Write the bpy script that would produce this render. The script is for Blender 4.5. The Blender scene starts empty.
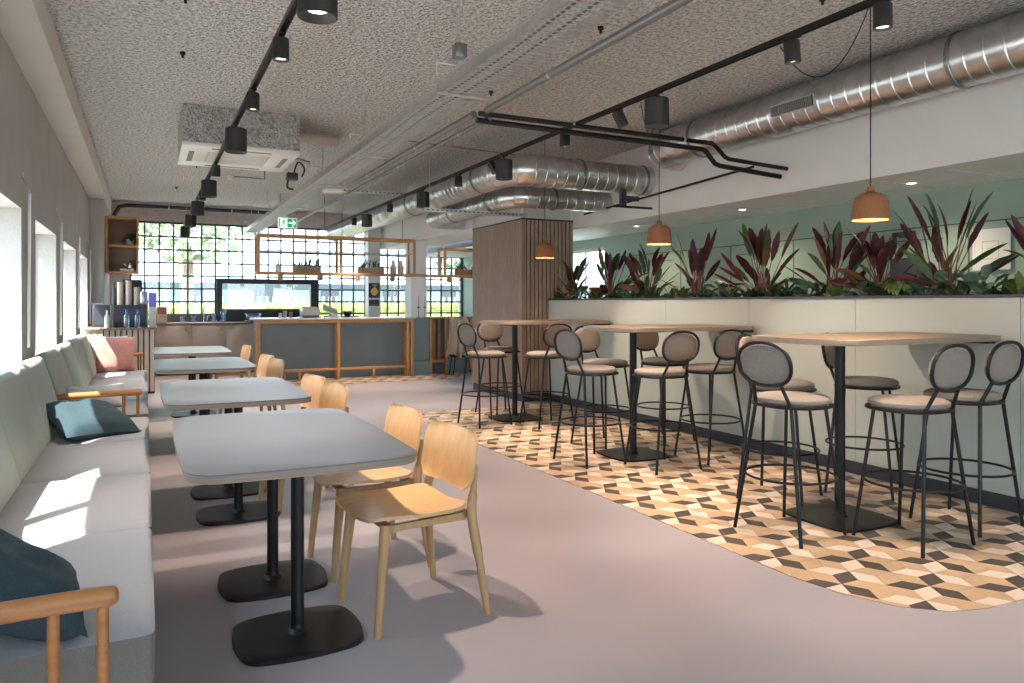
import bpy, bmesh, math, random
from math import pi, sin, cos, radians as R
from mathutils import Vector, Matrix
random.seed(7)
sc = bpy.context.scene
COL = sc.collection
# ------------------------------------------------------------------ materials
def _bsdf(m):
    m.use_nodes = True
    return m.node_tree, m.node_tree.nodes['Principled BSDF']
def mat(name, col, rough=.6, metal=0., nscale=0, namt=.12, bump=0., bscale=None, stretch=(1, 1, 1), emit=None, estr=0, spec=.5, detail=4, sheen=0):
    m = bpy.data.materials.new(name)
    nt, b = _bsdf(m)
    b.inputs['Base Color'].default_value = (*col, 1)
    b.inputs['Roughness'].default_value = rough
    b.inputs['Metallic'].default_value = metal
    b.inputs['Specular IOR Level'].default_value = spec
    if sheen: b.inputs['Sheen Weight'].default_value = sheen
    if emit:
        b.inputs['Emission Color'].default_value = (*emit, 1)
        b.inputs['Emission Strength'].default_value = estr
    if nscale or bump:
        tc = nt.nodes.new('ShaderNodeTexCoord'); mp = nt.nodes.new('ShaderNodeMapping')
        mp.inputs['Scale'].default_value = stretch
        nt.links.new(tc.outputs['Object'], mp.inputs['Vector'])
        nz = nt.nodes.new('ShaderNodeTexNoise'); nz.inputs['Scale'].default_value = nscale or 20
        nz.inputs['Detail'].default_value = detail
        nt.links.new(mp.outputs[0], nz.inputs['Vector'])
        if nscale:
            rp = nt.nodes.new('ShaderNodeValToRGB')
            rp.color_ramp.elements[0].position = .3; rp.color_ramp.elements[1].position = .7
            rp.color_ramp.elements[0].color = (*[c * (1 - namt) for c in col], 1)
            rp.color_ramp.elements[1].color = (*[min(1, c * (1 + namt)) for c in col], 1)
            nt.links.new(nz.outputs['Fac'], rp.inputs['Fac'])
            nt.links.new(rp.outputs[0], b.inputs['Base Color'])
        if bump:
            bz = nz
            if bscale:
                bz = nt.nodes.new('ShaderNodeTexNoise'); bz.inputs['Scale'].default_value = bscale
                nt.links.new(mp.outputs[0], bz.inputs['Vector'])
            bp = nt.nodes.new('ShaderNodeBump'); bp.inputs['Strength'].default_value = bump
            bp.inputs['Distance'].default_value = .01
            nt.links.new(bz.outputs['Fac'], bp.inputs['Height'])
            nt.links.new(bp.outputs[0], b.inputs['Normal'])
    return m
def glass(name, tint=(1, 1, 1), refl=.08):
    m = bpy.data.materials.new(name); m.use_nodes = True
    nt = m.node_tree; nt.nodes.clear()
    o = nt.nodes.new('ShaderNodeOutputMaterial'); mx = nt.nodes.new('ShaderNodeMixShader')
    t = nt.nodes.new('ShaderNodeBsdfTransparent'); t.inputs[0].default_value = (*tint, 1)
    g = nt.nodes.new('ShaderNodeBsdfGlossy'); g.inputs['Roughness'].default_value = .02
    mx.inputs[0].default_value = refl
    nt.links.new(t.outputs[0], mx.inputs[1]); nt.links.new(g.outputs[0], mx.inputs[2]); nt.links.new(mx.outputs[0], o.inputs[0])
    return m
def ceiling_mat(name, c0, c1, scale=26):
    m = bpy.data.materials.new(name); nt, b = _bsdf(m)
    b.inputs['Roughness'].default_value = .95
    tc = nt.nodes.new('ShaderNodeTexCoord')
    n1 = nt.nodes.new('ShaderNodeTexNoise'); n1.inputs['Scale'].default_value = scale; n1.inputs['Detail'].default_value = 3; n1.inputs['Roughness'].default_value = .75
    v = nt.nodes.new('ShaderNodeTexVoronoi'); v.inputs['Scale'].default_value = scale * 1.3
    nt.links.new(tc.outputs['Object'], n1.inputs['Vector']); nt.links.new(tc.outputs['Object'], v.inputs['Vector'])
    rp = nt.nodes.new('ShaderNodeValToRGB')
    e = rp.color_ramp.elements; e[0].position = .36; e[0].color = (*c0, 1); e[1].position = .56; e[1].color = (*c1, 1)
    nt.links.new(n1.outputs['Fac'], rp.inputs['Fac']); nt.links.new(rp.outputs[0], b.inputs['Base Color'])
    ad = nt.nodes.new('ShaderNodeMath'); ad.operation = 'ADD'
    nt.links.new(n1.outputs['Fac'], ad.inputs[0]); nt.links.new(v.outputs['Distance'], ad.inputs[1])
    bp = nt.nodes.new('ShaderNodeBump'); bp.inputs['Strength'].default_value = .9; bp.inputs['Distance'].default_value = .03
    nt.links.new(ad.outputs[0], bp.inputs['Height']); nt.links.new(bp.outputs[0], b.inputs['Normal'])
    return m
M = {}
M['ceil'] = ceiling_mat('sprayed_ceiling', (.36, .357, .352), (.80, .80, .79), 33)
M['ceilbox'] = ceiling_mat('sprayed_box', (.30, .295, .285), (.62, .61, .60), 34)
M['floor'] = mat('cast_floor', (.385, .35, .375), .42, nscale=1.2, namt=.03, bump=.02, bscale=60)
M['plaster'] = mat('rough_plaster', (.47, .455, .44), .9, nscale=2.5, namt=.05, bump=.35, bscale=45)
M['white'] = mat('white_paint', (.82, .81, .80), .7, nscale=3, namt=.02)
M['whitegl'] = mat('white_plastic', (.82, .82, .8), .35)
M['beam'] = mat('beam_paint', (.66, .63, .6), .8, nscale=2, namt=.03)
M['brick'] = mat('upper_wall', (.70, .62, .59), .9, nscale=12, namt=.1, bump=.2)
M['green'] = mat('sage_green_paint', (.34, .43, .355), .7, nscale=1.5, namt=.03)
M['groove_shade'] = mat('green_groove_shade', (.11, .15, .12), .8)
M['planter'] = mat('planter_board', (.50, .555, .50), .55, nscale=2, namt=.02)
M['plinth'] = mat('dark_plinth', (.04, .045, .06), .4)
M['black'] = mat('black_metal', (.011, .011, .013), .42, metal=.3)
M['lamp'] = mat('black_lamp', (.022, .022, .024), .5, nscale=40, namt=.1)
M['blackglass'] = mat('window_steel', (.03, .033, .038), .45)
M['dark'] = mat('dark_appliance', (.035, .04, .05), .35)
M['galv'] = mat('galvanised_steel', (.62, .62, .62), .33, metal=.95, nscale=14, namt=.12, bump=.06)
M['duct'] = mat('spiral_steel', (.63, .64, .65), .30, metal=1, nscale=9, namt=.14, bump=.02, bscale=25)
M['greymetal'] = mat('grey_metal', (.25, .26, .27), .4, metal=.8)
M['ttop'] = mat('grey_laminate', (.13, .142, .165), .38, nscale=60, namt=.03)
M['tedge'] = mat('plywood_edge', (.27, .205, .155), .55, nscale=4, namt=.2, stretch=(1, 1, 60))
M['ply'] = mat('oak_tabletop', (.30, .235, .17), .42, nscale=3, namt=.12, stretch=(2, 18, 18))
M['oak'] = mat('oak_frame', (.52, .27, .10), .5, nscale=3, namt=.15, stretch=(14, 14, 3))
M['chair'] = mat('chair_veneer', (.67, .42, .205), .38, nscale=3, namt=.10, stretch=(16, 3, 3))
M['chairleg'] = mat('chair_leg_oak', (.47, .29, .14), .45, nscale=3, namt=.12, stretch=(16, 16, 2))
M['arm'] = mat('teak_arm', (.36, .15, .05), .42, nscale=4, namt=.15, stretch=(3, 14, 14))
M['slat'] = mat('column_slat', (.36, .26, .195), .6, nscale=3, namt=.2, stretch=(14, 14, 1.5))
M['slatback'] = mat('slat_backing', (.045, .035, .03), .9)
M['slatpale'] = mat('pale_slat', (.55, .48, .40), .6, nscale=3, namt=.12, stretch=(14, 14, 1.5))
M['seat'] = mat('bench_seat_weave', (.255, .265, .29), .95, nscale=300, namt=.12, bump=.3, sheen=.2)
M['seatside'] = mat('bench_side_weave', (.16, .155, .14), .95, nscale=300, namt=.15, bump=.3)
M['back'] = mat('bench_back_weave', (.38, .43, .36), .95, nscale=300, namt=.10, bump=.25, sheen=.2)
M['teal'] = mat('dark_teal_cloth', (.028, .055, .07), .95, nscale=200, namt=.2, bump=.25)
M['pink'] = mat('dusty_pink_cloth', (.48, .22, .19), .95, nscale=120, namt=.2, bump=.5)
M['pale'] = mat('pale_grey_cloth', (.62, .62, .62), .95, nscale=200, namt=.1, bump=.2)
M['stoolcloth'] = mat('stool_weave', (.27, .235, .20), .95, nscale=160, namt=.28, bump=.4, stretch=(1, 1, 3))
M['panel'] = mat('bar_blue_grey', (.20, .245, .265), .6, nscale=3, namt=.04)
M['cab'] = mat('beige_cabinet', (.58, .50, .42), .5, nscale=2, namt=.03)
M['worktop'] = mat('brown_worktop', (.30, .2, .14), .4, nscale=5, namt=.1)
M['stone'] = mat('pale_worktop', (.62, .6, .58), .3)
M['terracotta'] = mat('pendant_cork', (.33, .135, .055), .75, nscale=90, namt=.12, bump=.1)
M['warm'] = mat('warm_bulb', (1, .7, .35), .5, emit=(1, .5, .14), estr=7)
M['lens'] = mat('lamp_lens', (1, .9, .75), .5, emit=(1, .84, .68), estr=5)
M['dlight'] = mat('downlight_lens', (1, .9, .75), .5, emit=(1, .85, .65), estr=9)
M['red'] = mat('red_leaf', (.085, .02, .024), .45, nscale=8, namt=.45)
M['bronze'] = mat('bronze_leaf', (.15, .07, .035), .45, nscale=8, namt=.5)
M['leaf'] = mat('green_leaf', (.065, .13, .05), .45, nscale=8, namt=.35)
M['leaf2'] = mat('olive_leaf', (.13, .19, .06), .5, nscale=8, namt=.3)
M['leaf3'] = mat('grey_green_leaf', (.13, .23, .17), .5, nscale=14, namt=.4)
M['stem'] = mat('pink_stem', (.20, .085, .075), .6)
M['soil'] = mat('dark_soil', (.03, .025, .02), 1, nscale=30, namt=.4, bump=.8)
M['coat'] = mat('camel_wool', (.80, .62, .48), 1, nscale=60, namt=.1, bump=.4, sheen=.3)
M['signgreen'] = mat('sign_green', (.0, .30, .14), .4, emit=(.0, .32, .14), estr=.5)
M['signwhite'] = mat('sign_white', (.9, .95, .9), .4, emit=(.9, 1, .92), estr=.5)
M['glass'] = glass('window_glass', (.95, .97, .96), .05)
M['bottle'] = glass('clear_bottle', (.75, .88, 1), .18)
M['bluecap'] = mat('blue_plastic', (.02, .07, .65), .3)
M['purple'] = mat('violet_carton', (.27, .17, .80), .5)
M['cup'] = mat('paper_cup', (.66, .58, .48), .7)
M['poster_y'] = mat('poster_yellow', (.85, .6, .04), .5)
M['paper'] = mat('paper_white', (.8, .8, .76), .6)
M['silver'] = mat('brushed_silver', (.7, .7, .7), .25, metal=1)
M['potbox'] = mat('raffia_box', (.42, .3, .22), .8, nscale=30, namt=.2, bump=.3)
M['tan'] = mat('tile_tan', (.56, .385, .235), .42, nscale=2.3, namt=.18)
M['cream'] = mat('tile_cream', (.74, .62, .51), .42, nscale=2.3, namt=.07)
M['brown'] = mat('tile_brown', (.085, .068, .058), .42, nscale=2.3, namt=.2)
M['lawn'] = mat('paved_yard', (.50, .47, .43), .9, nscale=3, namt=.15)
M['hedge'] = mat('hedge_leaves', (.17, .215, .065), .9, nscale=6, namt=.6, bump=1, bscale=12)
M['tree'] = mat('tree_leaves', (.30, .37, .22), .9, nscale=2, namt=.6, bump=1, bscale=3)
M['bark'] = mat('bark', (.2, .15, .1), .9)
M['facade'] = mat('pale_facade', (.03, .045, .055), .8, nscale=1, namt=.05)
M['facwin'] = mat('facade_glass', (.10, .15, .17), .15)
M['fence'] = mat('fence_grey', (.28, .3, .31), .7)
# ------------------------------------------------------------------ geometry helpers
def newbm(): return bmesh.new()
def box(bm, x0, x1, y0, y1, z0, z1, bev=0, seg=2, mi=0):
    vs = [bm.verts.new(p) for p in ((x0,y0,z0),(x1,y0,z0),(x1,y1,z0),(x0,y1,z0),(x0,y0,z1),(x1,y0,z1),(x1,y1,z1),(x0,y1,z1))]
    fs = [bm.faces.new([vs[i] for i in f]) for f in ((0,3,2,1),(4,5,6,7),(0,1,5,4),(1,2,6,5),(2,3,7,6),(3,0,4,7))]
    for f in fs: f.material_index = mi
    if bev:
        es = list({e for f in fs for e in f.edges})
        r = bmesh.ops.bevel(bm, geom=es, offset=bev, segments=seg, affect='EDGES', profile=.5)
        for f in r['faces']: f.material_index = mi
    return bm
def rbox(x0, x1, y0, y1, z0, z1, bev=0, seg=2): return box(newbm(), x0, x1, y0, y1, z0, z1, bev, seg)
def frames(pts):
    P = [Vector(p) for p in pts]; n = len(P); T = []
    for i in range(n):
        a = P[max(i-1, 0)]; b = P[min(i+1, n-1)]; T.append((b-a).normalized())
    up = Vector((0,0,1)) if abs(T[0].z) < .9 else Vector((1,0,0))
    U = (up - T[0]*up.dot(T[0])).normalized(); out = []
    for i in range(n):
        U = (U - T[i]*U.dot(T[i])).normalized(); out.append((P[i], U.copy(), T[i].cross(U)))
    return out
def tube(bm, pts, r, n=10, closed=False, cap=True, mi=0):
    F = frames(pts); rr = r if isinstance(r, (list, tuple)) else [r]*len(pts)
    if closed:
        P = [Vector(p) for p in pts]; N = len(P); F = []
        nrm = sum(((P[i]-P[0]).cross(P[(i+1) % N]-P[0]) for i in range(N)), Vector()).normalized()
        for i in range(N):
            t = (P[(i+1) % N]-P[i-1]).normalized(); F.append((P[i], nrm, t.cross(nrm)))
    rings = []
    for (p, u, v), q in zip(F, rr):
        rings.append([bm.verts.new(p + u*cos(2*pi*k/n)*q + v*sin(2*pi*k/n)*q) for k in range(n)])
    m = len(rings)
    for i in range(m if closed else m-1):
        a, b = rings[i], rings[(i+1) % m]
        for k in range(n):
            f = bm.faces.new((a[k], a[(k+1) % n], b[(k+1) % n], b[k])); f.material_index = mi
    if cap and not closed:
        f = bm.faces.new(rings[0][::-1]); f.material_index = mi
        f = bm.faces.new(rings[-1]); f.material_index = mi
    return bm
def lathe(bm, prof, c=(0,0,0), n=24, mi=0):
    rings = [[bm.verts.new((c[0]+r*cos(2*pi*k/n), c[1]+r*sin(2*pi*k/n), c[2]+z)) for k in range(n)] if r > 1e-5 else [bm.verts.new((c[0], c[1], c[2]+z))] for r, z in prof]
    for a, b in zip(rings, rings[1:]):
        for k in range(n):
            q = [a[k % len(a)], a[(k+1) % len(a)], b[(k+1) % len(b)], b[k % len(b)]]
            u = []
            for w in q:
                if w not in u: u.append(w)
            if len(u) > 2: f = bm.faces.new(u); f.material_index = mi
    return bm
def rrect(cx, cy, w, d, r, n=6, bulge=0):
    out = []
    for sx, sy, a0 in ((1,1,0),(-1,1,90),(-1,-1,180),(1,-1,270)):
        for k in range(n+1):
            a = R(a0 + 90*k/n); out.append((cx+sx*(w/2-r)+r*cos(a), cy+sy*(d/2-r)+r*sin(a)))
    if bulge:
        o = []
        for i, (x, y) in enumerate(out):
            x2, y2 = out[(i+1) % len(out)]; o.append((x, y))
            if math.hypot(x2-x, y2-y) > max(.05, r):
                for k in range(1, 8):
                    t = k/8; mx, my = x+(x2-x)*t, y+(y2-y)*t; L = math.hypot(mx-cx, my-cy)
                    nx, ny = (y2-y), -(x2-x); q = math.hypot(nx, ny); s = bulge*sin(pi*t)
                    o.append((mx+nx/q*s, my+ny/q*s))
        out = o
    return out
def prism(bm, poly, z0, z1, bev=0, mi=0, seg=2):
    a = [bm.verts.new((x, y, z0)) for x, y in poly]; b = [bm.verts.new((x, y, z1)) for x, y in poly]
    fs = [bm.faces.new(a[::-1]), bm.faces.new(b)]
    n = len(poly)
    for i in range(n): fs.append(bm.faces.new((a[i], a[(i+1) % n], b[(i+1) % n], b[i])))
    for f in fs: f.material_index = mi
    if bev:
        es = list(fs[0].edges) + list(fs[1].edges)
        bmesh.ops.bevel(bm, geom=es, offset=bev, segments=seg, affect='EDGES', profile=.5)
    return bm
def cushion(w, d, h, edge=.02, puff=.02, n=10, corner=.06):
    """box cushion lying flat, centre origin, soft puffed faces"""
    bm = newbm()
    def pt(u, v, s):
        x = u*w/2; y = v*d/2
        e = max(0, 1-max(abs(u), abs(v)))
        z = s*(h/2 - edge + edge*min(1, (e*6))**.5 + puff*(1-u*u)*(1-v*v))
        # rounded corners in plan
        au, av = abs(x)-(w/2-corner), abs(y)-(d/2-corner)
        if au > 0 and av > 0:
            L = math.hypot(au, av); m = max(au, av)
            x = math.copysign(w/2-corner+au*m/L, x); y = math.copysign(d/2-corner+av*m/L, y)
        return (x, y, z)
    ts = [-1, -.97, -.9] + [-.8+1.6*i/n for i in range(n+1)] + [.9, .97, 1]
    N = len(ts); g = {}
    for s in (1, -1):
        for i, u in enumerate(ts):
            for j, v in enumerate(ts): g[s, i, j] = bm.verts.new(pt(u, v, s))
        for i in range(N-1):
            for j in range(N-1):
                q = [g[s,i,j], g[s,i+1,j], g[s,i+1,j+1], g[s,i,j+1]]
                bm.faces.new(q if s > 0 else q[::-1])
    def rim(i, j): return g[1,i,j], g[-1,i,j]
    loop = [(i,0) for i in range(N)] + [(N-1,j) for j in range(1,N)] + [(i,N-1) for i in range(N-2,-1,-1)] + [(0,j) for j in range(N-2,0,-1)]
    for a, b in zip(loop, loop[1:]+loop[:1]):
        t0, b0 = rim(*a); t1, b1 = rim(*b); bm.faces.new((t0, b0, b1, t1))
    return bm
def pillow(w, h, t, n=16, pinch=.09, seed=0):
    """scatter pillow in XZ plane centre origin, thickness along Y"""
    bm = newbm(); rd = random.Random(seed); g = {}
    ph = [rd.uniform(0, 6) for _ in range(4)]
    for s in (1, -1):
        for i in range(n+1):
            for j in range(n+1):
                u = -1+2*i/n; v = -1+2*j/n
                x = u*w/2*(1-pinch*(1-v*v)*abs(u)**2*1.0); z = v*h/2*(1-pinch*(1-u*u)*abs(v)**2)
                th = t/2*((1-u**4)*(1-v**4))**.55
                wr = .012*sin(7*u+ph[0]+3*v)*sin(5*v+ph[1])*(1-u*u)*(1-v*v)
                if (i in (0, n) or j in (0, n)):
                    if s < 0: g[s,i,j] = g[1,i,j]; continue
                g[s,i,j] = bm.verts.new((x, s*(th+wr), z))
        for i in range(n):
            for j in range(n):
                q = [g[s,i,j], g[s,i+1,j], g[s,i+1,j+1], g[s,i,j+1]]
                bm.faces.new(q[::-1] if s > 0 else q)
    return bm
def obj(name, bm, m, parent=None, smooth=True, label=None, mtx=None):
    """one mesh object; under a parent the given coordinates are the parent's own"""
    if mtx is not None: bmesh.ops.transform(bm, matrix=mtx, verts=bm.verts)
    bmesh.ops.recalc_face_normals(bm, faces=bm.faces)
    me = bpy.data.meshes.new(name)
    off = Vector((0,0,0))
    if parent is None and bm.verts:
        xs = [v.co for v in bm.verts]
        lo = Vector([min(c[i] for c in xs) for i in range(3)]); hi = Vector([max(c[i] for c in xs) for i in range(3)])
        off = Vector(((lo.x+hi.x)/2, (lo.y+hi.y)/2, lo.z))
        bmesh.ops.translate(bm, vec=-off, verts=bm.verts)
    bm.to_mesh(me); bm.free()
    for q in (m if isinstance(m, (list, tuple)) else [m]): me.materials.append(q)
    if smooth:
        me.shade_smooth()
        me.set_sharp_from_angle(angle=R(38))
    o = bpy.data.objects.new(name, me); COL.objects.link(o); o.location = off
    if parent: o.parent = parent
    if label: o['label'] = label
    return o
def tag(o, label, cat, group=None):
    o['label'] = label; o['category'] = cat
    if group: o['group'] = group
    return o
def thing(name, label, cat, loc=(0,0,0), rz=0, group=None):
    o = bpy.data.objects.new(name, None); COL.objects.link(o); o.location = loc; o.rotation_euler = (0,0,rz)
    o.empty_display_size = .1
    return tag(o, label, cat, group)
def wpart(name, bm, m, root, parent=None, smooth=True, label=None):
    """a part built in world coordinates under an unrotated root"""
    bmesh.ops.translate(bm, vec=-Vector(root.location), verts=bm.verts)
    return obj(name, bm, m, parent or root, smooth, label)
def struct(name, bm, m, parent=None, smooth=False):
    o = obj(name, bm, m, parent, smooth)
    if not parent: o['kind'] = 'structure'
    return o
def spart(name, bm, m, root, smooth=False):
    bmesh.ops.translate(bm, vec=-Vector(root.location), verts=bm.verts)
    return obj(name, bm, m, root, smooth)
def dup(root, loc, rz=None, label=None, group=None):
    def cp(o, par):
        c = o.copy(); COL.objects.link(c)
        if par is not None: c.parent = par
        for ch in list(o.children): cp(ch, c)
        return c
    r = cp(root, None); r.location = loc
    if rz is not None: r.rotation_euler = (0,0,rz)
    if label: r['label'] = label
    if group: r['group'] = group
    return r
def spot(parent, loc, power, size, blend=.6, col=(1,.78,.62), rad=.035, target=None, name='lamp_light'):
    l = bpy.data.lights.new(name, 'SPOT'); l.energy = power; l.spot_size = R(size); l.spot_blend = blend
    l.color = col; l.shadow_soft_size = rad
    o = bpy.data.objects.new(name, l); COL.objects.link(o); o.location = loc
    if target is not None:
        d = Vector(target)
        o.rotation_euler = d.to_track_quat('-Z', 'Y').to_euler()
    o.parent = parent
    return o
# ------------------------------------------------------------------ room constants
XL, XR, YB, YF, ZC = -.78, 6.45, 15.5, -3.0, 3.18
# floor
struct('floor', rbox(XL-.35, XR+.3, YF-.2, YB+.3, -.12, 0), M['floor'])
struct('ceiling', rbox(XL-.35, 5.35, YF-.2, YB+.3, ZC, ZC+.15), M['ceil'])
# left wall with window openings
WINL = [(-2.25,-.7), (.05,1.6), (2.35,3.9), (4.65,6.2), (6.95,8.48), (9.2,10.75), (11.5,12.85)]
wz0, wz1, wd = .84, 1.985, .24
bm = newbm()
ys = [YF] + [v for w in WINL for v in w] + [YB]
for i in range(0, len(ys), 2): box(bm, XL-wd, XL, ys[i], ys[i+1], 0, ZC)
for a, b in WINL:
    box(bm, XL-wd, XL, a, b, 0, wz0); box(bm, XL-wd, XL, a, b, wz1, ZC)
struct('wall_left', bm, M['plaster'])
struct('trim_1', rbox(XL+.001, -.545, YF, YB-.001, 2.95, ZC-.001, .004), M['beam'])   # boxed beam along the top of the wall
struct('trim_2', rbox(XL+.001, -.575, 13.2, YB-.001, 0, 2.949), M['plaster'])          # wall pier at the far corner
for i, (a, b) in enumerate(WINL):
    bm = newbm(); f = .045; x0, x1 = XL-wd+.0, XL-wd+.05
    e = .001
    box(bm, x0, x1, a+e, a+f, wz0+e, wz1-e); box(bm, x0, x1, b-f, b-e, wz0+e, wz1-e)
    box(bm, x0, x1, a+f, b-f, wz0+e, wz0+f); box(bm, x0, x1, a+f, b-f, wz1-f, wz1-e)
    m_ = a + (b-a)*.36
    box(bm, x0, x1, m_-.03, m_+.03, wz0+f, wz1-f)
    w = struct('window_%d' % (i+1), bm, M['blackglass'])
    spart('window_glass', rbox(x0+.02, x0+.026, a+f, b-f, wz0+f, wz1-f), M['glass'], w)
    spart('window_sill', rbox(x1, XL+.015, a+.002, b-.002, wz0+.001, wz0+.02, .004), M['white'], w)
# back wall: solid above 2.86 and below .95, grid glazing between
gx0, gx1, gz0, gz1 = -.25, XR-.02, .98, 2.86
bm = newbm()
box(bm, XL, XR, YB, YB+.25, 0, gz0); box(bm, XL, XR, YB, YB+.25, gz1, ZC); box(bm, XL, gx0, YB, YB+.25, gz0, gz1)
struct('wall_back', bm, M['brick'])
cell = .2475
def gridwin(name, xa, xb, skip=None):
    bm = newbm(); t = .0145
    k = 0; x = -.005
    while x < xb:
        if x > xa+.02:
            if skip and skip[0]-.01 < x < skip[1]+.01:
                box(bm, x-t, x+t, YB+.02, YB+.06, skip[3], gz1)
            else: box(bm, x-t, x+t, YB+.02, YB+.06, gz0, gz1)
        x += cell
    z = gz1 - .03 - cell
    while z > gz0+.03:
        if skip and z < skip[3] and z > skip[2]:
            box(bm, xa, skip[0], YB+.021, YB+.059, z-t, z+t); box(bm, skip[1], xb, YB+.021, YB+.059, z-t, z+t)
        else: box(bm, xa, xb, YB+.021, YB+.059, z-t, z+t)
        z -= cell
    box(bm, xa, xb, YB+.0, YB+.08, gz1-.035, gz1); box(bm, xa, xb, YB+.0, YB+.08, gz0, gz0+.03)
    box(bm, xa, xa+.03, YB, YB+.08, gz0, gz1); box(bm, xb-.03, xb, YB, YB+.08, gz0, gz1)
    w = struct(name, bm, M['blackglass'])
    spart('window_glass', rbox(xa+.03, xb-.03, YB+.036, YB+.042, gz0+.03, gz1-.035), M['glass'], w)
    return w
sk = (1.25, 3.18, .9, 1.80)
w8 = gridwin('window_8', gx0, gx1, sk)
bm = newbm()       # flush dark serving hatch frame
box(bm, sk[0], sk[0]+.1, YB-.06, YB+.1, sk[2], sk[3]); box(bm, sk[1]-.13, sk[1], YB-.06, YB+.1, sk[2], sk[3])
box(bm, sk[0]+.1, sk[1]-.13, YB-.06, YB+.1, sk[3]-.1, sk[3]); box(bm, sk[0]+.1, sk[1]-.13, YB-.06, YB+.1, sk[2], sk[2]+.3)
spart('hatch_frame', bm, M['blackglass'], w8)
# right (green) wall, its panelling, and the window at its far end
bm = newbm()
box(bm, XR, XR+.2, YF, 9.75, 0, 2.371); box(bm, XR, XR+.2, 9.75, 11.0, 0, .9); box(bm, XR, XR+.2, 11.0, YB+.25, 0, 2.371); box(bm, XR, XR+.2, 9.75, 11.0, 2.2, 2.371)
struct('wall_right', bm, M['green'])
bm = newbm()  # panel joints, their shadow lines coloured in as thin dark green strips
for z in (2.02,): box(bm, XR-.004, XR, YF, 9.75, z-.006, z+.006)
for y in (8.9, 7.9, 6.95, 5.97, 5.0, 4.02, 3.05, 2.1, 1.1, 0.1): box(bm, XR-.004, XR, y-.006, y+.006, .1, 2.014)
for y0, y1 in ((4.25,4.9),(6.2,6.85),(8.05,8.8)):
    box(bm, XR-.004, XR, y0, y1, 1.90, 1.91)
struct('trim_3', bm, M['groove_shade'])
bm = newbm(); box(bm, XR+.05, XR+.1, 9.75, 9.8, .9, 2.2); box(bm, XR+.05, XR+.1, 10.95, 11, .9, 2.2); box(bm, XR+.05, XR+.1, 9.8, 10.95, .9, .95); box(bm, XR+.05, XR+.1, 9.8, 10.95, 2.15, 2.2); box(bm, XR+.05, XR+.1, 10.35, 10.4, .95, 2.15)
w9 = struct('window_9', bm, M['white']); spart('window_glass', rbox(XR+.07, XR+.075, 9.8, 10.95, .95, 2.15), M['glass'], w9)
# soffit (white bulkhead) and lowered tiled ceiling right of it
struct('wall_soffit', rbox(5.3, 5.4, YF, 8.839, 2.335, ZC), M['white'])
bm = newbm(); tl = .6; y = YF
while y < 8.7:
    y2 = min(y+tl, 8.75); box(bm, 5.401, 6.0, y+.012, y2-.012, 2.345, 2.37); box(bm, 6.02, XR-.001, y+.012, y2-.012, 2.345, 2.37); y += tl
box(bm, 5.401, XR+.2, 8.75, YB, 2.345, 2.37)
struct('ceiling_low', bm, M['white'])
struct('trim_4', rbox(5.4, XR+.2, YF, YB, 2.371, 2.5), M['plinth'])
# column clad in slats, bulkhead beam behind it, pier by the bar
cx0, cx1, cy0, cy1, cz = 4.5, 5.295, 8.78, 10.45, 2.455
struct('column', rbox(cx0+.06, 5.30, cy0+.06, cy1-.02, 0, ZC-.001), M['white'])
struct('wall_bulkhead', rbox(cx0, 5.3, cy1+.001, YB-.001, 2.47, ZC-.001), M['white'])
cl = thing('column_cladding', 'brown vertical wood slat cladding wrapped around the column', 'wall cladding', (cx0, cy0, 0))
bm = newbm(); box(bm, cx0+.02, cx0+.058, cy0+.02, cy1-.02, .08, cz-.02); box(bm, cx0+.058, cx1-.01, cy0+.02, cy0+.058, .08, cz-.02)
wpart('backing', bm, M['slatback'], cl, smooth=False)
sl = newbm()
n = 27; p = (cy1-cy0)/n
for i in range(n): box(sl, cx0, cx0+.02, cy0+i*p+.0, cy0+(i+1)*p-.014, .1, cz-.02)
n = 13; p = (cx1-cx0)/n
for i in range(n): box(sl, cx0+i*p+.014, cx0+(i+1)*p, cy0, cy0+.02, .1, cz-.02)
wpart('slat', sl, M['slat'], cl, smooth=False)
bm = newbm(); box(bm, cx0-.006, cx1+.0, cy0-.006, cy0+.06, cz-.02, cz); box(bm, cx0-.006, cx0+.06, cy0+.06, cy1-.015, cz-.02, cz)
wpart('cap_strip', bm, M['plinth'], cl, smooth=False)
bm = newbm(); box(bm, cx0+.01, cx0+.05, cy0+.05, cy1-.02, 0, .08); box(bm, cx0+.01, cx1-.01, cy0+.01, cy0+.05, 0, .08)
wpart('plinth', bm, M['plinth'], cl, smooth=False)
struct('wall_pier', rbox(4.38, 4.68, 13.0, 13.35, 0, 2.469), M['white'])
struct('wall_post', rbox(4.2, 4.46, 15.25, YB-.001, .957, ZC-.001), M['white'])
# rear wall behind the camera: unseen, large glazing added to let in fill daylight
bm = newbm()
box(bm, XL, XR, YF-.2, YF, 0, .5); box(bm, XL, XR, YF-.2, YF, 2.6, ZC)
for x in (XL, 1.0, 2.9, 4.8, XR-.25): box(bm, x, x+.25, YF-.2, YF, .5, 2.6)
struct('wall_front', bm, M['white'])
for i, x in enumerate((XL+.25, 1.25, 3.15, 5.05)):
    x2 = (1.0, 2.9, 4.8, XR-.25)[i]
    bm = newbm(); box(bm, x, x+.05, YF-.12, YF-.07, .5, 2.6); box(bm, x2-.05, x2, YF-.12, YF-.07, .5, 2.6); box(bm, x+.05, x2-.05, YF-.12, YF-.07, .5, .55); box(bm, x+.05, x2-.05, YF-.12, YF-.07, 2.55, 2.6)
    w = struct('window_%d' % (10+i), bm, M['blackglass']); spart('window_glass', rbox(x+.05, x2-.05, YF-.1, YF-.095, .55, 2.55), M['glass'], w)
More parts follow.
